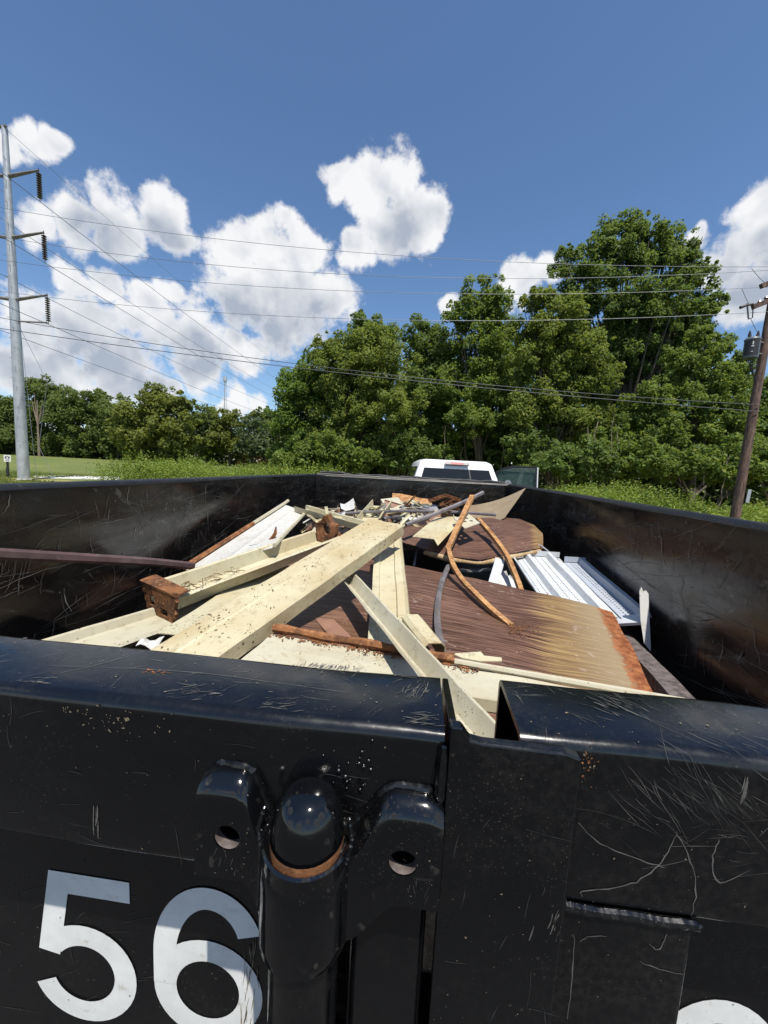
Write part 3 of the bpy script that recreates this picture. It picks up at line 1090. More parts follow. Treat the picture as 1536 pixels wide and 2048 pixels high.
def span(a, b, sag, n=28):
    a, b = Vector(a), Vector(b)
    return [a.lerp(b, k/n)-Vector((0, 0, sag*4*(k/n)*(1-k/n))) for k in range(n+1)]


far_c = at(655, 838, 120)
heights = ('top', 'top', 'middle', 'middle', 'lowest', 'lowest')
nxt = {}
for k, tp in enumerate(tips):
    rel = tp-Vector((ptop[0], ptop[1], 12.2))
    e = far_c+Vector((rel.x*.9, 0, rel.z*.95))
    side = 'right' if k % 2 == 0 else 'left'
    wire('transmission_line', f'conductor from the {heights[k]} {side} insulator down toward the near wood', span(tp, e, 1.6), .017, 'wire', 'conductors of the steel pole line')
    back = tp+(tp-e)*.35
    back.z = tp.z+3.5
    wire('transmission_line', f'conductor from the {heights[k]} {side} insulator out past the left edge', span(tp, back, .8, 12), .017, 'wire', 'conductors of the steel pole line')
e = far_c+Vector((0, 0, 6.6))
wire('shield_wire', 'thin shield wire from the top of the steel pole', span((ptop[0], ptop[1], ptop[2]), e, 1.4), .010, 'wire')
# guy wires
wire('guy_wire', 'thin guy wire ending in the grass right of the steel pole base', [at(50, 415, 20.85), at(64, 960, 20.3)][:0] + [(-23.55, 20.8, 13.5), (-20.2, 18.5, 0)], .009, 'wire')
wire('guy_wire', 'guy wire with pale guard by the far end of the concrete path', [(-23.55, 20.9, 9.0), (-23.0, 22.0, 6.0), at(78, 893, 21), at(113, 968, 18.5)], .010, 'wire')

# distribution wires to the wooden pole: parabolas in one vertical plane
PY = 12.0
dist_wires = [
    ('highest thin wire crossing the clouds to the wooden pole', [(0, 415), (431, 478), (900, 518), (1098, 526), (1536, 534)], .0062, 'wire'),
    ('second wire from the top crossing the big cloud', [(30, 478), (401, 528), (920, 555), (1000, 558), (1350, 550), (1536, 541)], .0062, 'wire'),
    ('third wire from the top with a tap clamp near the wooden pole', [(0, 520), (398, 564), (898, 587), (1031, 589), (1536, 574)], .0062, 'wire'),
    ('fourth wire crossing in front of the tree tops', [(0, 585), (281, 609), (707, 638), (1000, 645), (1433, 629), (1536, 622)], .0062, 'wire'),
    ('upper of the two thick low cables crossing the wood', [(0, 636), (335, 690), (593, 729), (920, 762), (1000, 773), (1237, 794), (1513, 808)], .0095, 'wire_dark'),
    ('lower of the two thick low cables crossing the wood', [(0, 660), (300, 693), (600, 736), (920, 774), (1000, 782), (1506, 820)], .011, 'wire_dark'),
]
for lab, pts, r, mt in dist_wires:
    P3 = [at(px, py, PY) for px, py in pts]
    xs = np.array([p.x for p in P3])
    zs = np.array([p.z for p in P3])
    cf = np.polyfit(xs, zs, 2)
    xx = np.linspace(-26, 9.3 if 'cable' in lab else 13, 40)
    wire('overhead_line', lab, [(float(x), PY, float(np.polyval(cf, x))) for x in xx], r, mt, 'wires along the road')


def wood_pole():
    b0, t0 = Vector((9.19, PY+.15, -.2)), Vector((9.33, PY+.15, 8.3))
    root = empty('utility_pole', (b0.x, b0.y, 0), 'brown wooden utility pole at the right edge', 'power pole')
    MB().tube([b0.lerp(t0, k/8) for k in range(9)], [.130-.04*k/8 for k in range(9)], 16).build('shaft', 'pole_wood', root, smooth=True)
    a = at(1504, 622, PY)
    MB().obox(((a.x+10.2)/2, PY, a.z+.42), ((10.2-a.x)/2, 0, .32), (0, .05, 0), (-.025, 0, .055)).build('cross_arm', 'pole_wood', root)
    a2 = at(1521, 578, PY)
    MB().obox(((a2.x+10.2)/2, PY, a2.z+.35), ((10.2-a2.x)/2, 0, .28), (0, .05, 0), (-.025, 0, .055)).build('cross_arm', 'pole_wood', root)
    for px, py in ((1519, 606), (1532, 598)):
        c = at(px, py, PY)
        MB().loft([[(c.x+r*math.cos(k*.785), c.y+r*math.sin(k*.785), c.z+h) for k in range(8)] for r, h in ((.02, -.1), (.05, -.06), (.035, 0), (.055, .02), (.03, .07))]).build('pin_insulator', 'insul', root, smooth=True)
    # fused cutout hanging off the arm
    c = at(1497, 620, PY)
    cu = MB().tube([c+Vector((-.06, 0, .17)), c+Vector((.03, 0, -.22))], .02, 6).build('fuse_cutout', 'xfmr', root, smooth=True)
    MB().tube([c+Vector((.1, 0, .15)), c+Vector((.13, 0, -.2)), c+Vector((.03, 0, -.24))], .014, 6).build('fuse_tube', 'insul', cu)
    MB().tube([c+Vector((-.22, 0, .06)), c+Vector((-.06, 0, .12)), c+Vector((.1, 0, .16))], [.045, .03, .025], 6).build('fuse_bushing', 'insul', cu)
    # transformer can
    c = at(1503, 697, PY-.1)
    can = MB()
    rings = []
    for r, h in ((.10, -.27), (.165, -.26), (.17, -.24), (.17, .20), (.182, .21), (.182, .235), (.145, .28), (.05, .30)):
        rings.append([(c.x+r*math.cos(2*math.pi*k/20), c.y+r*math.sin(2*math.pi*k/20), c.z+h) for k in range(20)])
    can.loft(rings)
    co = can.build('transformer_can', 'xfmr', root, smooth=True)
    pl = MB()
    f = Vector((-c.x, -c.y, 0)).normalized()
    sd = Vector((-f.y, f.x, 0))
    for k in range(6):
        a0, a1 = -.96+k*.32, -.64+k*.32
        q0 = f*math.cos(a0)+sd*math.sin(a0)
        q1 = f*math.cos(a1)+sd*math.sin(a1)
        pl.add([c+q*.174+Vector((0, 0, z)) for q, z in ((q0, -.21), (q1, -.21), (q1, .19), (q0, .19))], [(0, 1, 2, 3)])
    pl.build('cover_panel', 'black_flat', co)
    mk = MB()
    for dz, hz, hs, ds in ((.10, .045, .012, .02), (.02, .012, .03, .02), (-.12, .008, .02, .015)):
        mk.obox(c+f*.177+sd*ds+Vector((0, 0, dz)), sd*hs, f*.001, (0, 0, hz))
    mk.build('number_mark', 'vinyl', co)
    for dx in (-.09, .1):
        MB().tube([c+Vector((dx, 0, .28)), c+Vector((dx*1.1, 0, .36)), c+Vector((dx*1.15, 0, .47))], [.035, .04, .012], 8).build('bushing', 'insul', co, smooth=True)
    for dz in (.2, -.1):
        MB().tube([c+Vector((.12, .05, dz)), (9.24, PY+.12, c.z+dz+.02)], .025, 6).build('bracket', 'galv_arm', root)
    for k in range(3):
        MB().tube(span(c+Vector((-.08+.05*k, -.05, -.28)), (9.15, PY+.05, c.z-.75-.08*k), .12, 10), .011, 5).build('drop_lead', 'wire_dark', root, smooth=True)
    # tap wires with clamps
    for p, q in (((1484, 578), (1499, 610)), ((1503, 537), (1534, 570)), ((1501, 636), (1519, 672))):
        MB().tube([at(*p, PY), at((p[0]+q[0])/2, (p[1]+q[1])/2+2, PY), at(*q, PY)], .006, 5).build('tap_wire', 'wire', root, smooth=True)
    # tag plate low on the pole
    p = at(1497, 992, PY)
    MB().obox(p, (.045, 0, 0), (0, .01, 0), (.01, 0, .19)).build('tag_plate', 'galv', root)
    for z in (2.9, 3.3, 4.2, 2.3):
        MB().tube([(9.1+.02*z, PY-.02, z), (9.08+.02*z, PY-.09, z)], .012, 5).build('bolt', 'galv_arm', root)
    return root


wood_pole()


def mast():
    c = at(450, 830, 320)
    zt = at(450, 753, 320).z
    root = empty('radio_mast', (c.x, 320, 0), 'thin grey lattice radio mast rising above the far trees', 'mast')
    fr = MB()
    legs = []
    for k in range(3):
        a = 2*math.pi*k/3+.3
        p0 = Vector((c.x+1.9*math.cos(a), 320+1.9*math.sin(a), 0))
        p1 = Vector((c.x+.75*math.cos(a), 320+.75*math.sin(a), zt-3))
        legs.append((p0, p1))
        MB().tube([p0, p1], .16, 5).build('mast_leg', 'galv', root)
    nseg = 22
    for i in range(nseg):
        for k in range(3):
            a, b = legs[k], legs[(k+1) % 3]
            f0, f1 = i/nseg, (i+1)/nseg
            fr.tube([a[0].lerp(a[1], f0), b[0].lerp(b[1], f1)], .08, 4)
            fr.tube([a[0].lerp(a[1], f1), b[0].lerp(b[1], f1)], .08, 4)
    fr.build('lattice', 'galv', root)
    MB().tube([(c.x, 320, zt-4), (c.x, 320, zt-2.5), (c.x, 320, zt)], [1.5, 1.5, 1.3], 10).build('antenna_cluster', 'galv', root)
    return root


mast()


def sign():
    c = at(17, 958, 22.4)
    c.z = 0
    root = empty('path_sign', (c.x, c.y, 0), 'small white square sign on a dark post left of the steel pole', 'sign')
    MB().box(c.x-.05, c.x+.05, c.y-.04, c.y+.04, -.1, 1.0).build('post', 'black_flat', root)
    MB().box(c.x-.06, c.x+.10, c.y-.08, c.y-.04, 0, .62).build('post_sleeve', 'black_flat', root)
    f = Vector((-c.x, -c.y, 0)).normalized()
    sd = Vector((f.y, -f.x, 0))*-1
    pc = Vector((c.x, c.y, 1.20))+f*.07
    MB().obox(pc, sd*.165, f*.008, (0, 0, .21)).build('sign_plate', 'sign_white', root)
    g_ = MB()
    for x, z, hx, hz in ((-.075, .06, .035, .055), (.075, .06, .035, .055), (0, .125, .05, .018), (-.05, -.04, .05, .012), (.05, -.04, .05, .012), (-.045, -.13, .045, .012), (.045, -.13, .03, .02)):
        g_.obox(pc+f*.012+sd*x+Vector((0, 0, z)), sd*hx, f*.002, (0, 0, hz))
    g_.build('sign_print', 'black_flat', root)


sign()


# ------------------------------------------------------------------ pickup truck
def pickup():
    yaw = R(7)
    cx, cy = .72, 7.85
    ca, sa = math.cos(yaw), math.sin(yaw)

    def T(x, y, z):
        return Vector((cx+x*ca-y*sa, cy+x*sa+y*ca, z))
    root = empty('pickup_truck', (cx, cy, 0), 'white pickup truck with its right door open ahead of the trailer', 'pickup')
    # lower body: bed, cab base and bonnet as one lofted shell
    secs = [(-2.05, .98, .62, 1.33), (-1.95, 1.0, .55, 1.40), (-.05, 1.0, .5, 1.42), (0, 1.0, .48, 1.40), (2.3, 1.0, .48, 1.40), (2.5, .99, .5, 1.36), (3.7, .96, .52, 1.28), (3.85, .86, .6, 1.15)]
    b = MB()
    rings = []
    for y, hw, z0, z1 in secs:
        rings.append([T(x, y, z) for x, z in ((-hw*.93, z0), (hw*.93, z0), (hw, z0+.18), (hw, z1-.12), (hw*.95, z1), (-hw*.95, z1), (-hw, z1-.12), (-hw, z0+.18))])
    b.loft(rings)
    b.build('body', 'truck_white', root, smooth=True, bevel=.02)
    MB().obox(T(0, -1.0, 1.425), (T(.82, 0, 0)-T(0, 0, 0)), (T(0, .9, 0)-T(0, 0, 0)), (0, 0, .02)).build('bed_cover', 'trim', root)
    # cab greenhouse
    zb, zt = 1.40, 2.0
    lo = [(-.93, -.02), (.93, -.02), (.94, 1.3), (.92, 2.75), (-.92, 2.75), (-.94, 1.3)]
    mdl = [(-.76, .20), (.76, .20), (.77, 1.2), (.74, 1.95), (-.74, 1.95), (-.77, 1.2)]
    tp = [(-.64, .30), (.64, .30), (.66, 1.1), (.60, 1.75), (-.60, 1.75), (-.66, 1.1)]
    cab = MB()
    cab.loft([[T(x, y, zb) for x, y in lo], [T(x, y, zt-.10) for x, y in mdl], [T(x, y, zt-.02) for x, y in mdl][:0] or [T(x*.97, y*.98+.02, zt-.035) for x, y in mdl], [T(x, y, zt+.01) for x, y in tp]])
    cab.build('cab', 'truck_white', root, smooth=True, bevel=.03, segs=3)

    def pane(name, quad, off, mat, par=root):
        q = [Vector(p) for p in quad]
        n_ = (q[1]-q[0]).cross(q[3]-q[0]).normalized()*off
        m_ = MB()
        m_.add([p+n_ for p in q]+[p+n_*.2 for p in q], [(0, 1, 2, 3), (7, 6, 5, 4), (0, 4, 5, 1), (1, 5, 6, 2), (2, 6, 7, 3), (3, 7, 4, 0)])
        return m_.build(name, mat, par)

    def lerp4(u, v, A):
        return A[0].lerp(A[1], u).lerp(A[3].lerp(A[2], u), v)
    back = [T(-.93, -.02, zb), T(.93, -.02, zb), T(.76, .20, zt-.10), T(-.76, .20, zt-.10)]
    rw = [lerp4(u, v, back) for u, v in ((.075, .03), (.925, .03), (.925, .86), (.075, .86))]
    pane('rear_window', rw, .012, 'glass_dark')
    pane('window_divider', [lerp4(u, v, back) for u, v in ((.655, .03), (.67, .03), (.67, .86), (.655, .86))], .016, 'trim')
    bl = [T(-.25, .155, 1.905), T(.25, .155, 1.905), T(.245, .19, 1.965), T(-.245, .19, 1.965)]
    pane('brake_light_frame', bl, .018, 'trim')
    for k, (x0, x1, mt, nm) in enumerate(((-.235, -.125, 'lens_clear', 'cargo_lamp'), (-.12, .12, 'lens', 'brake_lamp'), (.125, .235, 'lens_clear', 'cargo_lamp'))):
        pane(nm, [T(x0, .157, 1.912), T(x1, .157, 1.912), T(x1, .187, 1.958), T(x0, .187, 1.958)], .024, mt)
    for s_ in (1, -1):
        A = [T(.93*s_, -.02, zb), T(.94*s_, 1.3, zb), T(.77*s_, 1.2, zt-.10), T(.76*s_, .20, zt-.10)]
        Bq = [T(.94*s_, 1.3, zb), T(.92*s_, 2.75, zb), T(.74*s_, 1.95, zt-.10), T(.77*s_, 1.2, zt-.10)]
        for nm, Q, u0, u1 in (('side_window', A, .14, .95), ('side_window', Bq, .04, .85)):
            q = [lerp4(u, v, Q) for u, v in ((u0, .06), (u1, .06), (u1, .9), (u0, .9))]
            if s_ < 0:
                q = q[::-1]
            pane(nm, q, .012, 'glass_dark')
        for y in (-1.1, 2.75):
            wl = MB()
            wl.loft([[T(s_*x, y+r*math.cos(2*math.pi*k/24), .40+r*math.sin(2*math.pi*k/24)) for k in range(24)] for x, r in ((.72, .30), (.74, .39), (.97, .39), (1.0, .36), (.98, .25))])
            wo_ = wl.build('wheel', 'tyre', root, smooth=True)
            MB().loft([[T(s_*x, y+r*math.cos(2*math.pi*k/20), .40+r*math.sin(2*math.pi*k/20)) for k in range(20)] for x, r in ((.96, .25), (1.0, .24), (.98, .08))]).build('rim', 'alloy', wo_, smooth=True)
        pane('tail_light', [T(.80*s_, -2.06, .95), T(.97*s_, -2.06, .95), T(.97*s_, -2.04, 1.3), T(.80*s_, -2.04, 1.3)][::1 if s_ > 0 else -1], .02, 'lens')
    wsq = [T(.92, 2.75, zb), T(-.92, 2.75, zb), T(-.74, 1.95, zt-.10), T(.74, 1.95, zt-.10)]
    pane('windscreen', [lerp4(u, v, wsq) for u, v in ((.06, .05), (.94, .05), (.92, .93), (.08, .93))], .012, 'glass_dark')
    # open front door, hinged near the windscreen pillar, swung out
    h = T(1.0, 2.35, 0)
    a = at(1073, 970, 9.1)
    e = Vector((a.x, 9.1, 0))
    d = (e-h)
    up = Vector((0, 0, 1))
    nn = d.cross(up).normalized()
    dr = empty
    door = MB()
    door.obox(h+d*.5+up*.95, d*.5, nn*.04, up*.45)
    dob = door.build('door', 'truck_white', root, bevel=.015)
    inn = Vector((0, 0, 0))
    fr = []
    for f, z in ((.02, 1.40), (.22, 1.68), (.45, 1.90), (.62, 1.965), (.98, 1.965), (1.0, 1.40)):
        tilt = (z-1.4)*.28
        fr.append(h+d*f+up*z+nn*(-tilt*0))
    MB().tube(fr, [.028]*6, 6).build('window_frame', 'trim', dob, smooth=True)
    MB().tube([fr[4]+d*.015, fr[5]+d*.015], .016, 6).build('frame_edge', 'truck_white', dob)
    g_ = MB()
    g_.add([p+nn*.004 for p in fr]+[p-nn*.004 for p in fr], [(0, 1, 2, 3, 4, 5), (11, 10, 9, 8, 7, 6)]+[(i, i+6, (i+1) % 6+6, (i+1) % 6) for i in range(6)])
    g_.build('door_glass', 'glass_clear', dob)
    # mirror on the door
    MB().obox(h+d*.30+up*1.5-nn*.0+Vector((.12, .18, 0)), (.11, 0, 0), (0, .05, 0), (0, 0, .14)).build('door_mirror', 'trim', dob, bevel=.02)
    for yy in (3.86,):
        MB().obox(T(0, yy, .62), T(.9, 0, 0)-T(0, 0, 0), T(0, .08, 0)-T(0, 0, 0), (0, 0, .14)).build('bumper', 'alloy', root, bevel=.03)
    MB().obox(T(0, -2.12, .66), T(.92, 0, 0)-T(0, 0, 0), T(0, .08, 0)-T(0, 0, 0), (0, 0, .1)).build('bumper', 'alloy', root, bevel=.03)
    return root


pickup()


# ------------------------------------------------------------------ dump trailer
XL, XR, YF, YB = -1.223, .977, .44, 4.45
WT = Z0-.119
FZ = Z0-1.20
trailer = empty('dump_trailer', (-.12, 2.4, 0), 'black steel dump trailer filled with scrap metal, white numbers on its tailgate', 'trailer')


def lumpy(pts, r, n=7, amp=.35, k=3, seed=0):
    """uneven bead along a path"""
    rr = random.Random(seed)
    out, rad = [], []
    pts = [Vector(p) for p in pts]
    for i in range(len(pts)-1):
        for j in range(k):
            out.append(pts[i].lerp(pts[i+1], j/k))
            rad.append(r*(1+rr.uniform(-amp, amp)))
    out.append(pts[-1])
    rad.append(r*.6)
    rad[0] = r*.6
    return MB().tube(out, rad, n)


def wall_panel(p0, p1, outward, th=.05):
    """slightly dented wall skin, inner face modelled as a grid"""
    p0, p1, o = Vector(p0), Vector(p1), Vector(outward)
    nx, nz = 60, 14
    gi_, b = [], MB()
    for j in range(nz+1):
        for i in range(nx+1):
            f = i/nx
            p = p0.lerp(p1, f)
            z = FZ+(WT-FZ)*j/nz
            d = mnoise.noise(Vector((f*7, j*.35, p0.x*3)))*.012*(1 if j < nz else .35)
            b.v.append(tuple(Vector((p.x, p.y, z))+o*d))
    for j in range(nz):
        for i in range(nx):
            a = j*(nx+1)+i
            b.f.append((a, a+1, a+nx+2, a+nx+1))
    k = len(b.v)
    for j in (0, nz):
        for i in range(nx+1):
            p = p0.lerp(p1, i/nx)
            b.v.append(tuple(Vector((p.x, p.y, FZ if j == 0 else WT))+o*th))
    n_ = nx+1
    for i in range(nx):
        b.f.append((nz*n_+i, nz*n_+i+1, k+n_+i+1, k+n_+i))
        b.f.append((k+i, k+n_+i, k+n_+i+1, k+i+1))
        b.f.append((i, k+i, k+i+1, i+1))
    return b


wall_panel((XL, YF, 0), (XL, YB, 0), (-1, 0, 0)).build('side_wall', 'black_wall', trailer, smooth=True)
wall_panel((XR, YB, 0), (XR, YF, 0), (1, 0, 0)).build('side_wall', 'black_wall', trailer, smooth=True)
wall_panel((XL, YB, 0), (XR, YB, 0), (0, 1, 0)).build('front_wall', 'black_wall', trailer, smooth=True)
# rounded top rails on the walls
for x in (XL-.027, XR+.027):
    MB().tube([(x, YF, WT-.002), (x, YB+.03, WT-.002)], .030, 10, flat=.6).build('wall_top_rail', 'black_plain', trailer, smooth=True)
MB().tube([(XL-.03, YB+.03, WT-.002), (XR+.03, YB+.03, WT-.002)], .030, 10, flat=.6).build('wall_top_rail', 'black_plain', trailer, smooth=True)
# corner weld strips inside
for x, sx in ((XL, 1), (XR, -1)):
    MB().obox((x+sx*.02, YB-.02, (FZ+WT)/2), (.026, .026*-sx*-1, 0), (.002, -.002, 0), (0, 0, (WT-FZ)/2-.02)).build('corner_strip', 'black_wall', trailer)
MB().box(XL-.05, XR+.05, YF-.02, YB+.05, FZ-.06, FZ).build('floor', 'black_wall', trailer)
for x in (XL-.085, XR+.085):
    for k in range(8):
        y = .6+k*.53
        MB().box(x-.03, x+.03, y-.035, y+.035, FZ-.02, WT-.06).build('wall_stake', 'black_plain', trailer)
for x in (-.55, .3):
    MB().box(x-.05, x+.05, .5, 5.0, FZ-.24, FZ-.065).build('chassis_rail', 'black_plain', trailer)
    MB().tube([(x, 5.0, FZ-.15), (-.12, 6.2, FZ-.15)], .06, 8).build('tongue_bar', 'black_plain', trailer)
for x in (XL-.19, XR+.19):
    for y in (2.0, 2.85):
        wl = MB().loft([[(x+dx, y+r*math.cos(2*math.pi*k/24), .36+r*math.sin(2*math.pi*k/24)) for k in range(24)] for dx, r in ((-.1, .25), (-.1, .35), (.1, .35), (.1, .25))]).build('wheel', 'tyre', trailer, smooth=True)
        MB().loft([[(x+dx, y+r*math.cos(2*math.pi*k/18), .36+r*math.sin(2*math.pi*k/18)) for k in range(18)] for dx, r in ((-.105, .24), (0, .1), (.105, .24))]).build('rim', 'alloy', wl, smooth=True)

# rolled mesh tarp with its bars on the front wall
rr = random.Random(3)
tp, tr = [], []
for k in range(60):
    f = k/59
    tp.append((XL+.02+(XR-XL+.02)*f, YB+.07+.012*math.sin(k*.9), WT+.022+.012*mnoise.noise(Vector((f*14, 2, 0)))+(.012 if f < .12 else 0)))
    tr.append(.017+.008*mnoise.noise(Vector((f*30, 5, 1))))
MB().tube(tp, tr, 9).build('tarp_roll', 'tarp', trailer, smooth=True)
MB().tube([(XL, YB+.02, WT+.018), (XR+.02, YB+.02, WT+.008)], .005, 6).build('tarp_bar', 'galv_arm', trailer, smooth=True)
MB().tube([(XL+.1, YB-.008, WT-.004), (XR-.02, YB-.008, WT-.006)], .0035, 6).build('tarp_bar', 'galv_arm', trailer, smooth=True)
MB().tube([(XR+.0, YB+.03, WT+.02), (XR+.0, YB+.05, WT+.02)], .035, 14).build('tarp_roller_end', 'grey_bare', trailer, smooth=True)

# ---- tailgate
ZT = Z0-.232


def rail(name, x0, x1, y0, y1, z0, z1, r=.012, hollow=False, mat='black_gate', nseg=40):
    cy, cz = (y0+y1)/2, (z0+z1)/2
    outer = crect(cy, cz, (y1-y0)/2, (z1-z0)/2, r, 5)
    b = MB()

    def ring(pts, x):
        out = []
        for y, z in pts:
            dz = .0022*mnoise.noise(Vector((x*6, y*9, z*5)))
            out.append((x, y+dz, z+dz))
        return out
    xs_ = [x0+(x1-x0)*k/nseg for k in range(nseg+1)]
    if not hollow:
        b.loft([ring(outer, x) for x in xs_])
    else:
        inner = crect(cy, cz, (y1-y0)/2-.006, (z1-z0)/2-.006, r*.6, 5)
        b.loft([ring(outer, x) for x in xs_], caps=False)
        b.loft([ring(inner, x) for x in xs_], caps=False)
        n = len(outer)
        m_ = (nseg+1)*n
        for i in range(n):
            j = (i+1) % n
            b.f.append((i, j, m_+j, m_+i))
            b.f.append((nseg*n+i, m_+nseg*n+i, m_+nseg*n+j, nseg*n+j))
    return b.build(name, mat, trailer, smooth=True)


rail('tailgate_top_rail', XL-.05, .0345, .320, .424, Z0-.402, ZT)
rail('tailgate_top_rail', .103, XR+.05, .331, .43, Z0-.396, ZT, hollow=True)
# end cap plate that closes the left rail and turns into the front plate
cap = MB()
prof = [(.320, ZT-.10), (.320, ZT+.006), (.3235, ZT+.011), (.3285, ZT+.011), (.424, ZT-.004), (.424, ZT-.10)]
cap.loft([[(x, y, z) for y, z in prof] for x in (.0375, .0445)])
cap.build('rail_end_cap', 'black_gate', trailer, bevel=.0018)
fp = MB()
x0, x1 = .0375, .146
top = Z0-.2275
pts = [(x0, top+.0125), (x0+.009, top+.0125), (x0+.0125, top+.008), (x0+.017, top+.002), (x0+.028, top), (x1-.012, top-.0005), (x1, top-.004), (x1, Z0-1.15), (x0, Z0-1.15)]
fp.loft([[(x, .3085, z) for x, z in pts], [(x, .3190, z) for x, z in pts]])
fp.build('tailgate_front_plate', 'black_gate', trailer, bevel=.0016)
lumpy([(x1+.002, .318, top-.03-k*.02) for k in range(9)], .004, 6, .5, 2, 2).build('weld_bead', 'weld', trailer, smooth=True)
lumpy([(x0-.004, .313, top-.01-k*.018) for k in range(10)], .0038, 6, .6, 2, 5).build('weld_bead', 'weld', trailer, smooth=True)
# recessed door skins
MB().box(XL-.03, .036, .400, .412, Z0-1.15, Z0-.33).build('tailgate_panel', 'black_gate', trailer)
MB().box(.15, XR+.03, .398, .410, Z0-1.15, Z0-.33).build('tailgate_panel', 'black_gate', trailer)
# right hand door post with weld along its head
rail_p = MB().loft([[(x, y, z) for x, y in crect(.209, .362, .063, .030, .006, 3)] for z in (Z0-1.15, Z0-.75, Z0-.398)])
rail_p.build('door_post', 'black_gate', trailer, smooth=True)
lumpy([(.148+.0142*k, .3318, Z0-.3975+.0008*math.sin(k*1.7)) for k in range(10)], .0046, 8, .12, 6, 9).build('weld_bead', 'weld', trailer, smooth=True)
# square tube below the hinge
MB().loft([[(x, y, z) for x, y in crect(-.0065, .357, .0365, .0345, .008, 3)] for z in (Z0-1.15, Z0-.8, Z0-.395)]).build('hinge_tube', 'black_gate', trailer, smooth=True)
MB().box(XL-.05, XR+.05, .33, .42, Z0-1.22, Z0-1.14).build('tailgate_bottom_rail', 'black_gate', trailer, bevel=.006)


# ---- hinge saddle, sleeve and pin
HX, HY, HR = -.082, .302, .0405
cols = []
for k in range(10):
    cols.append((-.186+.058*k/9, .297))
for k in range(1, 5):
    f = k/5
    cols.append((-.128+.008*f, .297-.006*f*f))
for k in range(17):
    a = R(168-156*k/16)
    cols.append((HX+HR*math.cos(a), HY-HR*math.sin(a)))
for k in range(1, 7):
    f = k/7
    cols.append((-.0404+.0304*f, HY-HR*math.sin(R(12))+.0035*f-.0*f))
for k in range(9):
    cols.append((-.010+.047*k/8, .297))


def sstep(a, b, x):
    t = min(1, max(0, (x-a)/(b-a)))
    return t*t*(3-2*t)


sad = MB()
rings = []
for x, yf in cols:
    up_l = 1-sstep(-.146, -.118, x)
    up_r = sstep(-.050, -.006, x)
    zt = Z0-.3315+.0465*max(up_l, up_r)
    lo_e = max(1-sstep(-.140, -.116, x), sstep(-.046, .004, x))
    zb = Z0-.424+.040*lo_e
    if x < -.17:
        k = (-.17-x)/.016
        zt -= .008*k*k
    if x > .022:
        k = (x-.022)/.015
        zt -= .008*k*k
    yb = .3198
    rings.append([(x, yb, zt), (x, yf+.019, zt-.0003), (x, yf+.0125, zt-.0018), (x, yf+.0065, zt-.0058), (x, yf+.0024, zt-.0115), (x, yf+.0006, zt-.0165), (x, yf, zt-.022), (x, yf, zb+.012), (x, yf, zb+.004), (x, yf+.004, zb), (x, yb, zb)])
sad.loft(rings)
saddle = sad.build('hinge_saddle', 'black_gloss', trailer, smooth=True)
for hx, hz in ((-.155, -.338), (.004, -.338)):
    cut = MB().tube([(hx, .25, Z0+hz), (hx, .330, Z0+hz)], .0125, 28, up=(0, 0, 1)).build('cutter', 'black_gloss')
    md = saddle.modifiers.new('hole', 'BOOLEAN')
    md.operation = 'DIFFERENCE'
    md.object = cut
    bpy.context.view_layer.update()
    dg = bpy.context.evaluated_depsgraph_get()
    nm = bpy.data.meshes.new_from_object(saddle.evaluated_get(dg))
    saddle.modifiers.clear()
    saddle.data = nm
    bpy.data.objects.remove(cut)
for hx, hz in ((-.155, -.338), (.004, -.338)):
    nn_ = 24
    MB().loft([[(hx+r*math.cos(2*math.pi*k/nn_), y, Z0+hz+r*math.sin(2*math.pi*k/nn_)) for k in range(nn_)] for r, y in ((.0122, .2985), (.0122, .3075))], caps=False).build('hole_brightening_ring', 'dark_tube', trailer, smooth=True)  # grey ring added to brighten the hole's worn wall, dark behind it
# sleeve bore, pin with domed head, lower pipe
sl_ = MB()
n = 40


def circ(r, z, cx=HX, cy=HY):
    return [(cx+r*math.cos(2*math.pi*k/n), cy+r*math.sin(2*math.pi*k/n), z) for k in range(n)]


sl_.loft([circ(HR-.0035, Z0-.425), circ(HR-.0015, Z0-.333), circ(HR-.0012, Z0-.3295), circ(HR-.003, Z0-.3275), circ(HR-.0052, Z0-.3295), circ(HR-.0058, Z0-.345)], caps=False)
sl_.build('sleeve_rim', 'black_gloss', trailer, smooth=True)
pin = MB()
rings = [circ(.0322, Z0-.41), circ(.0322, Z0-.322)]
for k in range(1, 10):
    a = R(90*k/9.3)
    rings.append(circ(.0322*math.cos(a)**.72, Z0-.322+.040*math.sin(a)))
pin.loft(rings)
pin.build('hinge_pin', 'black_gloss', trailer, smooth=True)
MB().loft([circ(.0326, Z0-.345), circ(.0327, Z0-.330), circ(.0325, Z0-.3255)], caps=False).build('rust_ring', 'rust_dark', trailer, smooth=True)
MB().loft([circ(.0318, Z0-1.15), circ(.0318, Z0-.415)]).build('hinge_pipe', 'black_gate', trailer, smooth=True)
bead = []
for k in range(30):
    x = -.176+.204*k/29
    up_ = max(1-sstep(-.146, -.118, x), sstep(-.050, -.006, x))
    bead.append((x, .3190+.0006*math.sin(k*1.3), Z0-.3315+.0465*up_+.0008))
lumpy(bead, .0034, 8, .22, 3, 12).build('weld_bead', 'weld', trailer, smooth=True)
for sx, ax in ((-1, -.128), (1, -.036)):
    lumpy([(HX+sx*(HR+.001-.004*abs(k-3)/3), .297-.0015*k, Z0-.300-.006*k) for k in range(7)], .0022, 8, .22, 5, 20+sx).build('weld_bead', 'weld', trailer, smooth=True)
spt = MB()
for k in range(22):
    x, z = random.gauss(-.045, .022), Z0-.275+random.gauss(0, .012)
    r = random.uniform(.0008, .0024)
    spt.loft([[(x+r*c*math.cos(i*1.05), .3195-r*s, z+r*c*math.sin(i*1.05)) for i in range(6)] for c, s in ((1, 0), (.8, .6), (.3, .95))])
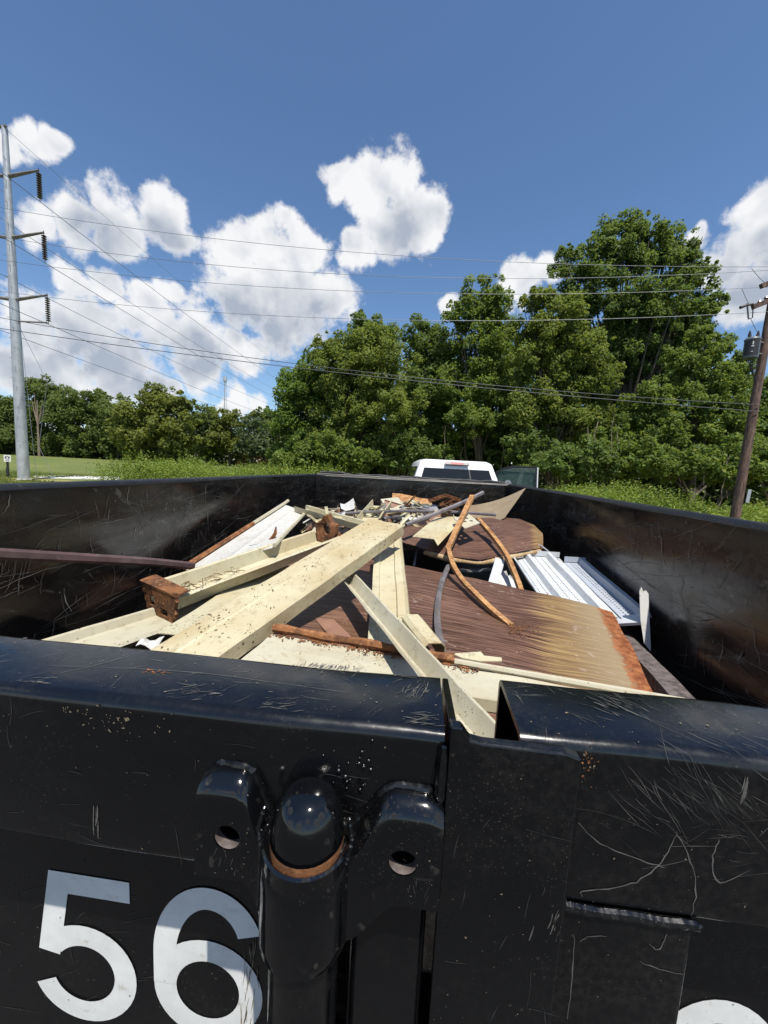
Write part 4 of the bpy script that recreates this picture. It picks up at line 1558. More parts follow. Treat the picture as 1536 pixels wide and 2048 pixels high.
tag(spt.build('weld_spatter', 'weld', trailer, smooth=True), kind='stuff')


# ---- white number decals
def strip(path, t, y, closed=False):
    pts = [Vector((a, b)) for a, b in path]
    m_ = len(pts)
    L, Rr = [], []
    for i in range(m_):
        a = pts[i-1] if (closed or i > 0) else pts[i]
        c = pts[(i+1) % m_] if (closed or i < m_-1) else pts[i]
        d1 = (pts[i]-a)
        d2 = (c-pts[i])
        d1 = d1.normalized() if d1.length > 1e-9 else d2.normalized()
        d2 = d2.normalized() if d2.length > 1e-9 else d1
        n1, n2 = Vector((-d1.y, d1.x)), Vector((-d2.y, d2.x))
        nm_ = (n1+n2).normalized()
        k = t*.5/max(.3, nm_.dot(n1))
        L.append(pts[i]+nm_*k)
        Rr.append(pts[i]-nm_*k)
    b = MB()
    for p in L+Rr:
        b.v.append((p.x, y, p.y))
    rng_ = m_ if closed else m_-1
    for i in range(rng_):
        j = (i+1) % m_
        b.f.append((i, j, m_+j, m_+i))
    return b


def merge(*bs):
    o = MB()
    for b in bs:
        o.add(b.v, b.f)
    return o


def arc(cx, cz, rx, rz, a0, a1, n_=28):
    return [(cx+rx*math.cos(R(a0+(a1-a0)*k/n_)), cz+rz*math.sin(R(a0+(a1-a0)*k/n_))) for k in range(n_+1)]


T_ = .0305
z5 = Z0-.757
five = merge(strip([(-.337, z5+.205), (-.436, z5+.205), (-.4535, z5+.098)], T_, .3990),
             strip(arc(-.4035, z5+.073, .058, .0575, 138, -90, 26)+arc(-.4035, z5+.073, .060, .0575, -90, -160, 10)[1:], T_, .3986))
tag(five.build('number_digit', 'vinyl', trailer), 'white digit 5')
z6 = Z0-.748
six = merge(strip(arc(-.2330, z6+.073, .0575, .0575, 0, 360, 40)[:-1], T_, .3990, True),
            strip(arc(-.2315, z6+.141, .056, .0655, 18, 90, 12)+arc(-.2315, z6+.118, .0590, .0885, 90, 180, 20)[1:]+[(-.2905, z6+.073)], T_, .3986))
tag(six.build('number_digit', 'vinyl', trailer), 'white digit 6')
z0_ = Z0-.785
zero = strip(arc(.368, z0_+.112, .060, .0955, 0, 360, 44)[:-1], T_, .3970, True)
tag(zero.build('number_digit', 'vinyl', trailer), 'white round digit, only its top in view')


# ---- real wear: thin scratches and paint chips lying on the steel
M['scratch'] = simple('scuffed_grey_primer', (.040, .039, .036), .7, 0, .5, 30)
M['scratch_pale'] = simple('scraped_pale_metal', (.095, .092, .083), .6, .0, .4, 30)
M['chip_tan'] = simple('dried_tan_mud', (.15, .12, .08), .9, 0, .4, 60)
M['wall_scratch'] = simple('wall_grey_scuff', (.075, .073, .067), .7, 0, .5, 8)
M['wall_scratch_pale'] = simple('wall_pale_scrape', (.17, .165, .15), .6, .1, .4, 8)
wr = random.Random(77)


class Wear:
    def __init__(s_, surf, wall=False):
        s_.surf = surf
        s_.wall = wall
        s_.b = {'scratch': MB(), 'scratch_pale': MB(), 'chip_tan': MB(), 'rust': MB()}

    def stroke(s_, pts, w_, mat='scratch'):
        """tapered hair line through 2D surface points"""
        if len(pts) < 7:
            out = []
            for i in range(len(pts)-1):
                a, b, c, d = [Vector(pts[q]) for q in (max(i-1, 0), i, i+1, min(i+2, len(pts)-1))]
                for k in range(5):
                    t_ = k/5
                    v_ = .5*((2*b)+(c-a)*t_+(2*a-5*b+4*c-d)*t_*t_+(3*b-a-3*c+d)*t_**3)
                    out.append((v_.x+wr.gauss(0, w_*.4), v_.y+wr.gauss(0, w_*.4)))
            out.append(tuple(pts[-1]))
            pts = out
        m_ = len(pts)
        b = s_.b[mat]
        o = len(b.v)
        for i in range(m_):
            a = pts[max(i-1, 0)]
            c = pts[min(i+1, m_-1)]
            d = Vector((c[0]-a[0], c[1]-a[1]))
            d = d.normalized() if d.length > 1e-9 else Vector((1, 0))
            k = w_*.5*(.25+.75*math.sin(math.pi*(i+.3)/(m_-.4)))*wr.uniform(.5, 1.3)
            b.v.append(tuple(s_.surf(pts[i][0]-d.y*k, pts[i][1]+d.x*k)))
            b.v.append(tuple(s_.surf(pts[i][0]+d.y*k, pts[i][1]-d.x*k)))
        for i in range(m_-1):
            b.f.append((o+2*i, o+2*i+1, o+2*i+3, o+2*i+2))

    def line(s_, x, z, ang, L, w_, mat='scratch', bow=.06, n_=6, jit=.0):
        ca, sa = math.cos(ang), math.sin(ang)
        k = wr.uniform(-bow, bow)*L
        pts = []
        for i in range(n_+1):
            f = i/n_-.5
            o_ = k*(1-4*f*f)+wr.gauss(0, jit)*L
            pts.append((x+ca*f*L-sa*o_, z+sa*f*L+ca*o_))
        s_.stroke(pts, w_, mat)

    def chip(s_, x, z, r, mat='scratch'):
        b = s_.b[mat]
        o = len(b.v)
        m_ = wr.randint(5, 8)
        e = wr.uniform(.35, 1)
        a0 = wr.uniform(0, 3)
        for i in range(m_):
            a = 2*math.pi*i/m_
            rr_ = r*wr.uniform(.45, 1.2)
            u, v = rr_*math.cos(a), rr_*math.sin(a)*e
            b.v.append(tuple(s_.surf(x+u*math.cos(a0)-v*math.sin(a0), z+u*math.sin(a0)+v*math.cos(a0))))
        b.f.append(tuple(range(o, o+m_)))

    def build(s_):
        for k, b in s_.b.items():
            if b.f:
                nm = {'scratch': 'paint_scratches', 'scratch_pale': 'bare_scratches', 'chip_tan': 'mud_specks', 'rust': 'rust_spots'}[k]
                tag(b.build(nm, 'wall_'+k if s_.wall and k.startswith('scratch') else k, trailer), kind='stuff')


def rail_dz(x, y, z):
    return .0022*mnoise.noise(Vector((x*6, y*9, z*5)))


def uv_on(px, py, Y=None, z=None):
    r = ray(px, py)
    if Y is not None:
        k = Y/r[1]
        return (r[0]*k, Z0+r[2]*k)
    k = (z-Z0)/r[2]
    return (r[0]*k, r[1]*k)


# rail fronts and plates: (x, z) surfaces
SF = Wear(lambda x, z: (x, .3200+rail_dz(x, .320, z)-.0005, z))
SR = Wear(lambda x, z: (x, .3310+rail_dz(x, .331, z)-.0005, z))
SPL = Wear(lambda x, z: (x, .3081, z))
SPN = Wear(lambda x, z: (x, .3994 if x < .1 else .3974, z))
SPO = Wear(lambda x, z: (x, .3316, z))
ST = Wear(lambda x, y: (x, y, ZT+rail_dz(x, y, ZT)+.0006))
for k in range(230):   # left rail front
    x, z = wr.uniform(-.55, .03), Z0-.25-.15*wr.random()**1.5
    SF.chip(x, z, .0003+.0011*wr.random()**4, wr.choice(['scratch', 'scratch', 'chip_tan']))
for k in range(26):
    SF.line(wr.uniform(-.5, .0), Z0-wr.uniform(.25, .39), wr.choice([0, 0, 1.5])+wr.gauss(0, .3), wr.uniform(.01, .05), wr.uniform(.0003, .0006))
for cx, cz, n_, sp_ in ((136, 1415, 9, .004), (250, 1432, 8, .005), (190, 1430, 22, .014), (245, 1455, 8, .006), (330, 1445, 8, .01)):
    x, z = uv_on(cx, cz, Y=.32)
    for k in range(n_):
        SF.chip(x+wr.gauss(0, sp_), z+wr.gauss(0, sp_*.6), .0006+.0026*wr.random()**2.5, 'chip_tan')
x, z = uv_on(190, 1645, Y=.32)
for k in range(5):
    SF.line(x+wr.gauss(0, .0015), z+wr.gauss(0, .006), 1.5+wr.gauss(0, .05), .02, .0016, 'scratch_pale')
for k in range(260):   # right rail front
    x, z = wr.uniform(.15, .42), Z0-wr.uniform(.25, .39)
    SR.chip(x, z, .0003+.0010*wr.random()**4, wr.choice(['scratch', 'chip_tan', 'scratch']))
for cx, cz, n_, ang in ((1420, 1600, 40, -.75), (1300, 1640, 20, -.6), (1470, 1690, 20, .3), (1360, 1560, 18, -.8), (1500, 1620, 12, -.7)):
    x, z = uv_on(cx, cz, Y=.331)
    for k in range(n_):
        SR.line(x+wr.gauss(0, .022), z+wr.gauss(0, .018), ang+wr.gauss(0, .22), wr.uniform(.008, .045), wr.uniform(.00025, .0006), wr.choice(['scratch', 'scratch', 'scratch_pale']))
for path_ in ([(1165, 1792), (1168, 1780), (1250, 1772), (1300, 1745), (1335, 1705), (1354, 1665)], [(1354, 1665), (1378, 1715), (1392, 1765), (1382, 1830)], [(1150, 1640), (1200, 1685), (1280, 1720), (1330, 1735)], [(1440, 1680), (1425, 1720), (1440, 1765), (1500, 1740)]):
    SR.stroke([uv_on(px, py, Y=.331) for px, py in path_], .0013, 'scratch_pale')
for k in range(9):
    x, z = uv_on(1490+wr.gauss(0, 4), 1575+wr.gauss(0, 10), Y=.331)
    SR.line(x, z, 1.5, .016, .0012, 'scratch_pale')
x, z = uv_on(1165, 1520, Y=.331)
for k in range(40):
    SR.chip(x+abs(wr.gauss(0, .006)), z+wr.gauss(0, .010), .0004+.0016*wr.random()**2, wr.choice(['rust', 'chip_tan', 'rust']))
for k in range(150):   # front plate
    SPL.chip(wr.uniform(.04, .144), Z0-.24-.45*wr.random(), .0003+.0009*wr.random()**3, wr.choice(['scratch', 'chip_tan']))
for k in range(18):
    SPL.line(wr.uniform(.045, .14), Z0-wr.uniform(.25, .6), wr.choice([1.5, 1.2, .2])+wr.gauss(0, .2), wr.uniform(.008, .04), .0005)
for k in range(8):
    x, z = uv_on(1112+wr.gauss(0, 10), 1855+wr.gauss(0, 14), Y=.308)
    SPL.line(min(x, .143), z, 1.4, .016, .0012, 'scratch_pale')
for k in range(320):   # recessed panels
    x = wr.choice([wr.uniform(-.56, -.14), wr.uniform(-.56, -.14), wr.uniform(.28, .48)])
    SPN.chip(x, Z0-wr.uniform(.45, .85), .0004+.0013*wr.random()**3, wr.choice(['scratch', 'scratch', 'chip_tan']))
for k in range(46):
    SPN.line(wr.uniform(-.56, -.14), Z0-wr.uniform(.55, .85), wr.choice([.05, 1.45, .5])+wr.gauss(0, .25), wr.uniform(.01, .07), .0006)
for k in range(70):
    SPO.chip(wr.uniform(.15, .27), Z0-wr.uniform(.41, .75), .0003+.0010*wr.random()**3, wr.choice(['scratch', 'chip_tan']))
for path_ in ([(1150, 1870), (1145, 1960), (1135, 2040)], [(1160, 1885), (1180, 1875), (1215, 1874)], [(1280, 1925), (1320, 1940), (1370, 1952)], [(1300, 1890), (1320, 1900), (1335, 1870)]):
    SPO.stroke([uv_on(px, py, Y=.331) for px, py in path_], .0011, 'scratch_pale')
SE = Wear(lambda x, z: (x, .2966, z))
for k in range(70):
    SE.chip(wr.choice([wr.uniform(-.183, -.132), wr.uniform(.0, .034)]), Z0-wr.uniform(.312, .376), .0003+.0009*wr.random()**3, wr.choice(['scratch', 'chip_tan', 'scratch_pale']))
for k in range(14):
    SE.line(wr.choice([wr.uniform(-.178, -.136), wr.uniform(.004, .030)]), Z0-wr.uniform(.35, .375), 1.4+wr.gauss(0, .3), wr.uniform(.004, .014), .0004)
SE.build()
M['decal_wear'] = simple('worn_through_black', (.02, .02, .02), .5, 0, .3, 40)
SD = Wear(lambda x, z: (x, .3982 if x < .1 else .3966, z))
SD.b['decal_wear'] = MB()
for k in range(170):
    x = wr.choice([wr.uniform(-.48, -.33), wr.uniform(-.31, -.16), wr.uniform(.30, .43)])
    SD.chip(x, Z0-wr.uniform(.53, .78), .0004+.0012*wr.random()**3, 'chip_tan' if k % 3 else 'scratch')
for k in range(26):
    SD.line(-.176+wr.gauss(0, .006), Z0-wr.uniform(.60, .76), 1.5+wr.gauss(0, .06), wr.uniform(.01, .05), wr.uniform(.0005, .0016), 'chip_tan')
del SD.b['decal_wear']
SD.build()
# rail tops: (x, y)
for k in range(520):
    x = wr.uniform(-.52, .03) if k % 3 else wr.uniform(.11, .42)
    ST.chip(x, wr.uniform(.335, .415), .0003+.0013*wr.random()**4, wr.choice(['scratch_pale', 'scratch', 'chip_tan']))
for k in range(120):
    x = wr.uniform(-.52, .03) if k % 2 else wr.uniform(.11, .42)
    ST.line(x, wr.uniform(.335, .415), (.5 if x < .05 else -.6)+wr.gauss(0, .45), wr.uniform(.004, .035), wr.uniform(.0003, .0007), wr.choice(['scratch', 'scratch_pale']))
for cx, cy, n_, sp_, ang in ((640, 1330, 60, .012, 1.25), (690, 1318, 40, .012, 1.3), (840, 1380, 40, .010, 1.2), (850, 1440, 26, .008, .2), (560, 1405, 20, .010, .4), (380, 1385, 26, .015, .3), (60, 1370, 18, .012, .2), (1235, 1410, 30, .014, -.9)):
    x, y = uv_on(cx, cy, z=ZT)
    for k in range(n_):
        ST.line(x+wr.gauss(0, sp_), min(.418, max(.332, y+wr.gauss(0, sp_*.8))), ang+wr.gauss(0, .2), wr.uniform(.004, .016), wr.uniform(.0004, .0011), wr.choice(['scratch', 'scratch_pale', 'scratch']))
for path_ in ([(100, 1330), (400, 1345), (700, 1385)], [(1150, 1372), (1260, 1425), (1400, 1490)], [(120, 1345), (190, 1330), (330, 1290)]):
    ST.stroke([uv_on(px, py, z=ZT) for px, py in path_], .0007, 'scratch_pale')
x, y = uv_on(308, 1342, z=ZT)
for k in range(34):
    ST.chip(x+wr.gauss(0, .010), y+wr.gauss(0, .003), .0004+.0018*wr.random()**2, 'rust')


def wall_pt(side, y, z):
    j = (z-FZ)/(WT-FZ)*14
    if side < 0:
        f = (y-YF)/(YB-YF)
        d = mnoise.noise(Vector((f*7, j*.35, XL*3)))*.012
        return (XL-d+.003, y, z)
    f = (YB-y)/(YB-YF)
    d = mnoise.noise(Vector((f*7, j*.35, XR*3)))*.012
    return (XR+d-.003, y, z)


for side in (-1, 1):
    W_ = Wear(lambda y, z, sd=side: wall_pt(sd, y, z), True)
    for k in range(170):
        W_.line(wr.uniform(.9, 4.3), WT-.04-.62*wr.random(), wr.choice([0.05, .18, -.12, .3])*-side+wr.gauss(0, .12), wr.uniform(.05, .45), wr.uniform(.0008, .0022), wr.choice(['scratch', 'scratch', 'scratch', 'scratch_pale']), .04, 8, .004)
    for k in range(120):
        W_.line(wr.uniform(.9, 4.3), WT-.04-.5*wr.random(), 1.5+wr.gauss(0, .3), wr.uniform(.02, .14), wr.uniform(.001, .003), wr.choice(['scratch', 'scratch', 'scratch_pale']), .12, 6, .02)
    for k in range(420):
        W_.chip(wr.uniform(.9, 4.3), WT-.02-.6*wr.random(), .0008+.0045*wr.random()**4, wr.choice(['scratch', 'scratch', 'scratch_pale', 'chip_tan']))
    for k in range(26):   # brushed scuffs, several strokes side by side
        y, z, a = wr.uniform(1.0, 4.2), WT-.06-.45*wr.random(), wr.choice([1.45, 1.2, .2, -.3])
        for q in range(wr.randint(4, 9)):
            W_.line(y+wr.gauss(0, .03), z+wr.gauss(0, .02), a+wr.gauss(0, .08), wr.uniform(.03, .11), wr.uniform(.001, .003), 'scratch', .05, 4, .01)
    W_.build()
WF = Wear(lambda x, z: (x, YB-.016, z), True)
for k in range(60):
    WF.line(wr.uniform(-1.15, .9), WT-.03-.3*wr.random(), wr.choice([1.5, .1, .8])+wr.gauss(0, .3), wr.uniform(.03, .2), wr.uniform(.0015, .004), 'scratch')
for k in range(120):
    WF.chip(wr.uniform(-1.15, .9), WT-.02-.3*wr.random(), .001+.005*wr.random()**3, wr.choice(['scratch', 'scratch_pale']))
for W_ in (SF, SR, SPL, SPN, SPO, ST, WF):
    W_.build()

# ------------------------------------------------------------------ scrap load
A_ = at


def scrap(o, label, cat, group=None):
    return tag(o, label, cat, group)


# big dark brown wood-grain sheet across the load
def bil(c00, c10, c11, c01, nu, nv, fn=None):
    g_ = []
    for j in range(nv+1):
        v = j/nv
        row = []
        for i in range(nu+1):
            u = i/nu
            p = Vector(c00).lerp(Vector(c10), u).lerp(Vector(c01).lerp(Vector(c11), u), v)
            if fn:
                p = p+fn(u, v)
            row.append(p)
        g_.append(row)
    return g_


gH = bil((-.62, .72, Z0-.56), (.565, .74, Z0-.548), (.806, 1.60, Z0-.530), (-.30, 2.15, Z0-.52), 40, 16,
         lambda u, v: Vector((0, 0, .014*math.sin(math.pi*u)+.010*mnoise.noise(Vector((u*4, v*3, 0)))-.012*max(0, u-.93)*8)) + Vector((.02*mnoise.noise(Vector((v*4, 3, 1))) if u > .99 else 0, 0, 0)))
scrap(MB().sheet(gH, .004).build('woodgrain_sheet', 'wood_sheet', smooth=True), 'large dark brown wood-grain sheet with rusty right edge', 'metal sheet')
# second dark sheet leaning under it by the right wall
gH2 = bil((.50, .70, Z0-.62), (.80, .76, Z0-.66), (.93, 1.75, Z0-.64), (.70, 1.75, Z0-.60), 8, 10)
scrap(MB().sheet(gH2, .006).build('brown_sheet', 'brown_flat', smooth=True), 'dark brown sheet under the rusty edge of the wood-grain sheet', 'metal sheet')
# timber-like dark bar at the wall foot
scrap(MB().profile([(-.03, -.04), (-.03, 0), (.03, 0), (.03, -.04)], A_(1240, 1262, 1.62), A_(1372, 1400, 1.0), (1, 0, 0), .004).build('edge_bar', 'dark_tube'), 'dark bar lying along the foot of the right wall', 'metal bar')

# curled wood-grain sheet behind
rows = []
front = [(800, 1083, 2.30), (850, 1098, 2.20), (905, 1113, 2.10), (960, 1120, 2.08), (1010, 1110, 2.18), (1050, 1101, 2.28), (1078, 1096, 2.36), (1086, 1098, 2.42)]
back = [(815, 1050, 2.75), (860, 1047, 2.78), (910, 1043, 2.82), (955, 1036, 2.85), (1000, 1034, 2.88), (1040, 1038, 2.86), (1068, 1050, 2.80), (1084, 1066, 2.72)]
fr_ = [A_(*p) for p in front]
bk_ = [A_(*p) for p in back]
for j in range(11):
    v = j/10
    row = []
    for i in range(29):
        f = i/28*7
        k = min(6, int(f))
        t_ = f-k
        a = fr_[k].lerp(fr_[k+1], t_)
        b = bk_[k].lerp(bk_[k+1], t_)
        p = a.lerp(b, v)
        p.z += .040*math.sin(math.pi*v)*(1-.2*(i/28))
        row.append(p)
    rows.append(row)
curl = empty('curled_sheet', tuple(A_(950, 1110, 2.3)), 'curled wood-grain sheet bulging up behind the rusty bent bar', 'metal sheet')
MB().sheet(rows, .004).build('sheet_skin', 'wood_curl', curl, smooth=True)
fold = []
for k in range(20):
    f = k/19
    i = min(6, int(f*7*.72+1))
    t_ = f*7*.72+1-i
    p = fr_[min(i, 6)].lerp(fr_[min(i+1, 7)], t_)
    fold.append(p+Vector((0, -.012, -.018)))
MB().tube(fold, [.013+.004*math.sin(k*.7) for k in range(20)], 10).build('rolled_edge', 'tan_fold', curl, smooth=True)

# grey tan sheet turned up against the right wall
gz_ = bil(A_(925, 1048, 2.75), A_(1008, 1036, 2.75), A_(1051, 976, 3.25), A_(930, 1012, 3.2), 12, 8, lambda u, v: Vector((0, 0, -.03*math.sin(math.pi*u))))
scrap(MB().sheet(gz_, .004).build('upturned_sheet', 'wood_grey', smooth=True), 'grey tan sheet with a pointed corner turned up to the right wall rim', 'metal sheet')
scrap(MB().sheet(bil(A_(985, 1042, 3.0), A_(1012, 1040, 3.0), A_(1012, 1020, 3.3), A_(990, 1020, 3.3), 4, 3), .004).build('pale_offcut', 'white'), 'small pale offcut against the front right corner', 'scrap')

# cream box channel across the middle
nA, fA = A_(388, 1290, .93), A_(770, 1043, 1.75)
dA = (fA-nA)
nA2 = nA-dA*.22
wA = .19
sideA = Vector((dA.y, -dA.x, -.04))
scrap(MB().profile([(-wA/2, -.045), (-wA/2, -.006), (-wA/2+.006, 0), (-.02, .002), (-.015, -.0015), (wA/2-.006, 0), (wA/2, -.006), (wA/2, -.052)], nA2, fA, sideA, .003, 0, 10).build('box_channel', 'cream_dirty', bevel=0), 'long broad cream box channel crossing the middle of the load', 'metal channel')

dA_ = (fA-nA2).normalized()
sA_ = (sideA-dA_*sideA.dot(dA_)).normalized()
uA_ = sA_.cross(dA_).normalized()
uA_ = uA_ if uA_.z > 0 else -uA_
dc = MB()
for k in range(330):
    f = random.random()
    cl = .5+.5*mnoise.noise(Vector((f*9, k % 7, 2)))
    c = nA2.lerp(fA, .12+.86*f)+sA_*max(-.085, min(.085, random.gauss(-.02+.05*(cl-.5), .05)))+uA_*.0035
    r = .0006+.0036*random.random()**6
    a_ = random.uniform(0, 3.1)
    e1, e2 = sA_*math.cos(a_)+dA_*math.sin(a_), dA_*math.cos(a_)-sA_*math.sin(a_)
    dc.loft([[c+e1*(r*random.uniform(.6, 1.2)*math.cos(q*1.257))+e2*(r*random.uniform(.4, 1.0)*math.sin(q*1.257)) for q in range(5)], [c+uA_*r*.5+e1*(r*.4*math.cos(q*1.257))+e2*(r*.3*math.sin(q*1.257)) for q in range(5)]])
tag(dc.build('dirt_crumbs', 'dirt'), 'dark dirt crumbs strewn on the broad box channel', 'dirt', None, 'stuff')

# cream gutter channel with rusty end plates
nB, fB = A_(325, 1212, 1.28), A_(652, 1088, 2.10)
dB = (fB-nB).normalized()
sB = Vector((dB.y, -dB.x, -.05)).normalized()
uB = sB.cross(dB).normalized()
if uB.z < 0:
    uB = -uB
gut = empty('gutter_channel', tuple(nB), 'cream gutter channel with rusty plates on both ends', 'metal channel')
pB = [(-.098, .050), (-.105, .058), (-.095, .064), (-.084, .060), (-.070, .004), (-.02, 0), (-.010, .010), (.012, .010), (.022, 0), (.070, .004), (.084, .060), (.095, .064), (.105, .058), (.098, .050)]
MB().profile(pB, nB, fB, sB, .003, 0, 8).build('trough', 'cream', gut, smooth=False)


def end_plate(c, par):
    b = MB()
    base_ = [(-.11, .075), (.11, .075), (.112, .05), (.095, -.015), (.055, -.062), (-.03, -.075), (-.09, -.03), (-.105, .03)]
    er = random.Random(8)
    pts = []
    for i in range(len(base_)):
        p_, q_ = base_[i], base_[(i+1) % len(base_)]
        for k in range(6):
            f = k/6
            jt = .0045 if i not in (0,) else .001
            pts.append((p_[0]+(q_[0]-p_[0])*f+er.gauss(0, jt), p_[1]+(q_[1]-p_[1])*f+er.gauss(0, jt)))
    b.loft([[c+sB*a+uB*z-dB*(.004+er.uniform(0, .004)) for a, z in pts], [c+sB*a+uB*z+dB*(.004+er.uniform(0, .003)) for a, z in pts]])
    o = b.build('end_plate', 'rust_dark', par)
    for hx, hz, hw, hh in ((-.055, .01, .02, .022), (.025, -.015, .024, .014)):
        cut = MB().obox(c+sB*hx+uB*hz, sB*hw, dB*.05, uB*hh).build('cutter', 'rust')
        md = o.modifiers.new('h', 'BOOLEAN')
        md.object = cut
        md.operation = 'DIFFERENCE'
        bpy.context.view_layer.update()
        nm = bpy.data.meshes.new_from_object(o.evaluated_get(bpy.context.evaluated_depsgraph_get()))
        o.modifiers.clear()
        o.data = nm
        bpy.data.objects.remove(cut)
    fl = MB().profile([(-.113, .0), (.113, .0)], c+uB*.077-dB*.010, c+uB*.081+dB*.048, sB, .006, .002, 6, 0, 9.0)
    fl.build('plate_flange', 'rust_dark', par)


end_plate(nB-dB*.005, gut)
db = MB()
for k in range(70):
    f = random.random()**1.6*.38
    a = random.uniform(-.06, .05)
    c = nB+(fB-nB)*f+sB*a+uB*(.014+.02*random.random()*(1-f))
    d = Vector((random.uniform(-1, 1), random.uniform(-1, 1), random.uniform(-.2, .3))).normalized()
    db.tube([c-d*.02, c+Vector((0, 0, .004)), c+d*.02], .0016, 4)
tag(db.build('dry_litter', 'dirt', gut), kind='stuff')
# rusty twisted plate at the far end
c = A_(650, 1068, 2.12)
rp = MB()
for r0, r1, zz in ((.085, .035, 0),):
    ro_, ri_ = [], []
    for k in range(14):
        a = 2*math.pi*k/14
        w_ = 1+.18*math.sin(k*2.3)
        ro_.append(c+Vector((math.cos(a)*.062*w_, -.02*math.cos(a), math.sin(a)*.10*w_)))
        ri_.append(c+Vector((.008+math.cos(a)*.024, -.02*math.cos(a), .03+math.sin(a)*.035)))
    off = Vector((.012, .03, .01))
    rp.loft([ro_, ri_, [p+off for p in ri_], [p+off for p in ro_], ro_], caps=False)
scrap(rp.build('rusty_bracket', 'rust_dark'), 'dark rusty bracket with a hole standing at the far end of the gutter channel', 'bracket')
for k, (p, q) in enumerate((((668, 1062), (692, 1078)), ((664, 1072), (684, 1095)), ((670, 1085), (705, 1082)), ((660, 1090), (680, 1102)))):
    scrap(MB().tube([A_(*p, 2.16), A_((p[0]+q[0])/2, (p[1]+q[1])/2+3, 2.14), A_(*q, 2.12)], [.014, .018, .010], 5).build('rust_lump', 'rust_dark'), 'lump of scaly rust beside the dark rusty bracket', 'scrap', 'rust lumps by the bracket')

# shallow cream channel under the gutter, by the tailgate
nC, fC = A_(165, 1300, 1.0), A_(640, 1140, 2.12)
dC = fC-nC
sC = Vector((dC.y, -dC.x, 0))
pC = [(-.105, .020), (-.10, .028), (-.088, .026), (-.080, .0), (.075, -.004), (.088, .022), (.10, .026), (.106, .018)]
scrap(MB().profile(pC, nC-dC*.16, fC, sC, .003, .0, 8).build('tray_channel', 'cream_pale'), 'shallow cream tray channel lying under the gutter channel', 'metal channel')
nC2, fC2 = A_(360, 1270, 1.02), A_(560, 1130, 1.95)
scrap(MB().profile([(-.07, 0), (.07, 0), (.075, -.03)], nC2, fC2, Vector((1, -.4, 0)), .003).build('flat_strip', 'cream'), 'cream strip wedged between the gutter channel and the box channel', 'metal strip')

# white tray panel with one rusty edge, upper left
pan = empty('metal_tray', tuple(A_(480, 1080, 2.2)), 'white tray panel with a rusty left edge leaning on the left wall', 'metal panel')
c00, c10, c11, c01 = A_(372, 1140, 1.70), A_(545, 1095, 1.80), A_(612, 1024, 2.72), A_(572, 1010, 2.80)
MB().sheet(bil(c00, c10, c11, c01, 10, 10, lambda u, v: Vector((0, 0, .006 if .44 < u < .56 else 0))), .003).build('panel_face', 'white', pan)
le = [c00.lerp(c01, k/12)+Vector((-.01, 0, .012)) for k in range(13)]
MB().tube(le[:8], .013, 6).build('rusty_lip', 'rust', pan, smooth=True)
MB().tube(le[7:]+[A_(577, 1001, 2.83)], .012, 6).build('left_lip'.replace('left_', 'edge_'), 'cream_pale', pan, smooth=True)
re_ = [c10.lerp(c11, k/8)+Vector((.01, 0, .012)) for k in range(9)]
MB().tube(re_+[A_(620, 1013, 2.76)], .011, 6).build('edge_lip', 'cream_pale', pan, smooth=True)
scrap(MB().profile([(-.02, .012), (-.015, 0), (.015, 0), (.02, .012)], A_(498, 1094, 1.93), A_(540, 1086, 1.99), (0, 1, 0), .002).build('grey_clip', 'grey_shelf'), 'short grey strip lying on the white tray panel', 'metal strip')
scrap(MB().tube([A_(538, 1084, 2.0), A_(546, 1076, 2.0), A_(551, 1066, 2.0), A_(552, 1053, 2.0)], [.012, .013, .010, .003], 5).build('rusty_hook', 'rust'), 'small rusty hook standing up from the white tray panel', 'scrap')

# cream C channel running behind the box channel
nE, fE = A_(600, 1022, 2.70), A_(792, 1078, 2.12)
scrap(MB().profile([(-.045, .030), (-.05, .036), (-.045, 0), (.045, -.004), (.05, .04), (.06, .042)], nE, fE, Vector((.5, 1, 0)), .003).build('c_channel', 'cream'), 'cream C channel slanting down behind the box channel', 'metal channel')

# upright cream channel on the wood-grain sheet
nV, fV = A_(781, 1291, 1.02), A_(778, 1068, 1.95)
pV = [(-.066, -.02), (-.064, .004), (-.040, .004), (-.036, -.004), (.020, -.004), (.024, .004), (.050, .004), (.060, .010), (.066, -.014)]
scrap(MB().profile(pV, nV, fV, (1, 0, 0), .003, .0, 8).build('ribbed_channel', 'cream'), 'ribbed cream channel lying straight up the middle of the wood-grain sheet', 'metal channel')

# angle leaning over the tailgate gap
nF, fF = A_(985, 1490, .585), A_(694, 1152, 1.45)
dF = fF-nF
sF = Vector((dF.y, -dF.x, 0)).normalized()
uF = Vector((0, 0, 1))
pF = [(-.030, .004), (-.006, -.018), (.0, -.018), (.018, .018), (.023, .019)]
ang = MB().profile(pF, nF, fF, sF, .0025, 0, 6)
scrap(ang.build('angle_bar', 'cream_pale'), 'cream angle bar pointing down through the gap in the tailgate rail', 'metal bar')

